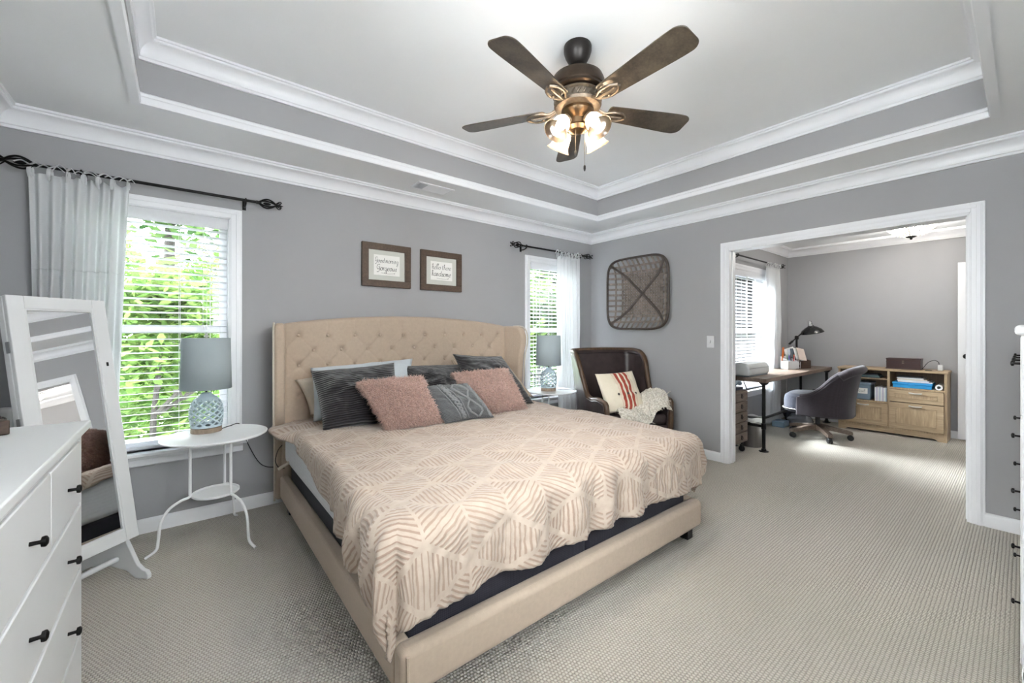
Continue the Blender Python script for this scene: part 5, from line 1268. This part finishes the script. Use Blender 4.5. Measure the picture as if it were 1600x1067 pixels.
def tree(label, x, y, h, r, n, leaf, seed, trunk=.14, size=(.10,.17), clumps=26, zlow=.25):
    t = thing('tree', label, 'tree', (x, y, G0), 0, 'trees outside the windows'); rnd = random.Random(seed)
    obj('trunk', MB().tube(smoothpts([(0,0,0),(.1,.05,h*.3),(-.05,.1,h*.6),(.05,0,h*.9)], 4), [trunk*(1-.7*i/12) for i in range(13)], 10), M['bark'], t)
    m = MB()
    for k in range(9):
        a = rnd.uniform(0,2*PI); z = h*rnd.uniform(max(.3, zlow), .8); m.tube([(0,0,z),(r*.4*math.cos(a),r*.4*math.sin(a),z+h*.08),(r*.75*math.cos(a),r*.75*math.sin(a),z+h*.1)], [trunk*.4,trunk*.25,.01], 6)
    obj('branches', m, M['bark'], t)
    cl = []
    for k in range(clumps):
        z = zlow+(1-zlow)*rnd.random(); rr = r*(1-.55*abs(2*(z-zlow)/(1-zlow)-.9)**1.5)*rnd.uniform(.2,1); a = rnd.uniform(0,2*PI)
        cl.append((rr*math.cos(a), rr*math.sin(a), z*h, rnd.uniform(.35,.7)*r*.55))
    V = []; Fc = []
    for k in range(n):
        cx_, cy_, cz_, cr = rnd.choice(cl); d = Vector((rnd.gauss(0,1), rnd.gauss(0,1), rnd.gauss(0,.75))).normalized()*cr*rnd.random()**.4
        c = Vector((cx_,cy_,cz_))+d; s_ = rnd.uniform(*size); a = Vector((rnd.gauss(0,1),rnd.gauss(0,1),rnd.gauss(0,.5))).normalized(); b = a.cross(Vector((rnd.gauss(0,.5),rnd.gauss(0,.5),1))).normalized()*s_*.5
        i = len(V); V += [tuple(c-a*s_), tuple(c+b-a*s_*.1), tuple(c+a*s_), tuple(c-b-a*s_*.1)]; Fc.append((i,i+1,i+2,i+3))
    m = MB(); m.v, m.f = V, Fc; obj('foliage', m, leaf, t, smooth=False)
T = [('dense bright green tree straight out of the tall window', -1.7, 11.5, 5.6, 2.6, 9000, 'leafA', 1, .16),
     ('bright green tree behind the lamp in the tall window', .9, 10.4, 5.2, 2.3, 9000, 'leafA', 2, .14),
     ('tall tree with a thick bare grey trunk in the tall window', -.09, 7.3, 8.0, 2.0, 5000, 'leafB', 3, .12),
     ('leafy bush low outside the tall window', -.2, 5.7, 4.25, 1.25, 12000, 'leafA', 4, .06),
     ('green tree at the right of the tall window view', 2.4, 13.5, 7.0, 2.6, 6000, 'leafB', 5, .15),
     ('green tree filling the upper corner window', 9.6, 10.2, 7.4, 2.4, 9000, 'leafB', 6, .15),
     ('bright green tree low in the corner window', 8.0, 8.6, 5.0, 1.9, 8000, 'leafA', 7, .1),
     ('green tree further back in the corner window', 12.5, 13.2, 8.5, 3.0, 7000, 'leafB', 8, .2),
     ('tree at the far left of the tall window view', -4.6, 12.5, 6.4, 2.6, 6000, 'leafB', 9, .15)]
for L_, x, y, h, r, n, lf, sd, tr in T: tree(L_, x, y, h, r, n, M[lf], sd, tr, zlow=.64 if 'trunk' in L_ else .2, clumps=40, size=(.045,.08) if 'bush' in L_ else (.08,.14))
t = thing('fence', 'low wooden picket fence beyond the garden bushes', 'fence', (0, 9.6, G0)); m = MB()
for k in range(60): x = -6+k*.17; m.box(x, x+.10, 0, .02, .05, 1.35)
obj('pickets', m, M['greywood'], t, smooth=False)
m = MB(); m.box(-6, 4.2, .02, .06, .3, .38); m.box(-6, 4.2, .02, .06, 1.05, 1.13)
for k in range(6): m.box(-6+k*2, -5.9+k*2, .02, .12, 0, 1.4)
obj('rails', m, M['greywood'], t, smooth=False)
def brick():
    t = NT('pale_painted_brick'); v = t.coords('Object', (1,1,1), (PI/2,0,0)); b = t.n('ShaderNodeTexBrick'); t.l(v, b.inputs['Vector']); b.inputs['Scale'].default_value = 4.5
    b.inputs['Color1'].default_value = lin((170,170,170))+(1,); b.inputs['Color2'].default_value = lin((150,150,152))+(1,); b.inputs['Mortar'].default_value = lin((110,110,112))+(1,); b.inputs['Mortar Size'].default_value = .03
    return t.done(t.bsdf(b.outputs[0], .9))
t = thing('neighboring_house', 'pale brick house wall outside the office window', 'house', (9.5, 6.6, G0))
obj('wall', MB().box(-2.6, 5, 0, .3, 0, 6.0), brick(), t, smooth=False); obj('roof', MB().prism([(-.3,6.0),(.8,6.0),(2.2,7.3),(2.1,7.4)], 'x', -2.8, 5.2), simple('roof_shingles', (96,94,96), .9), t, smooth=False)
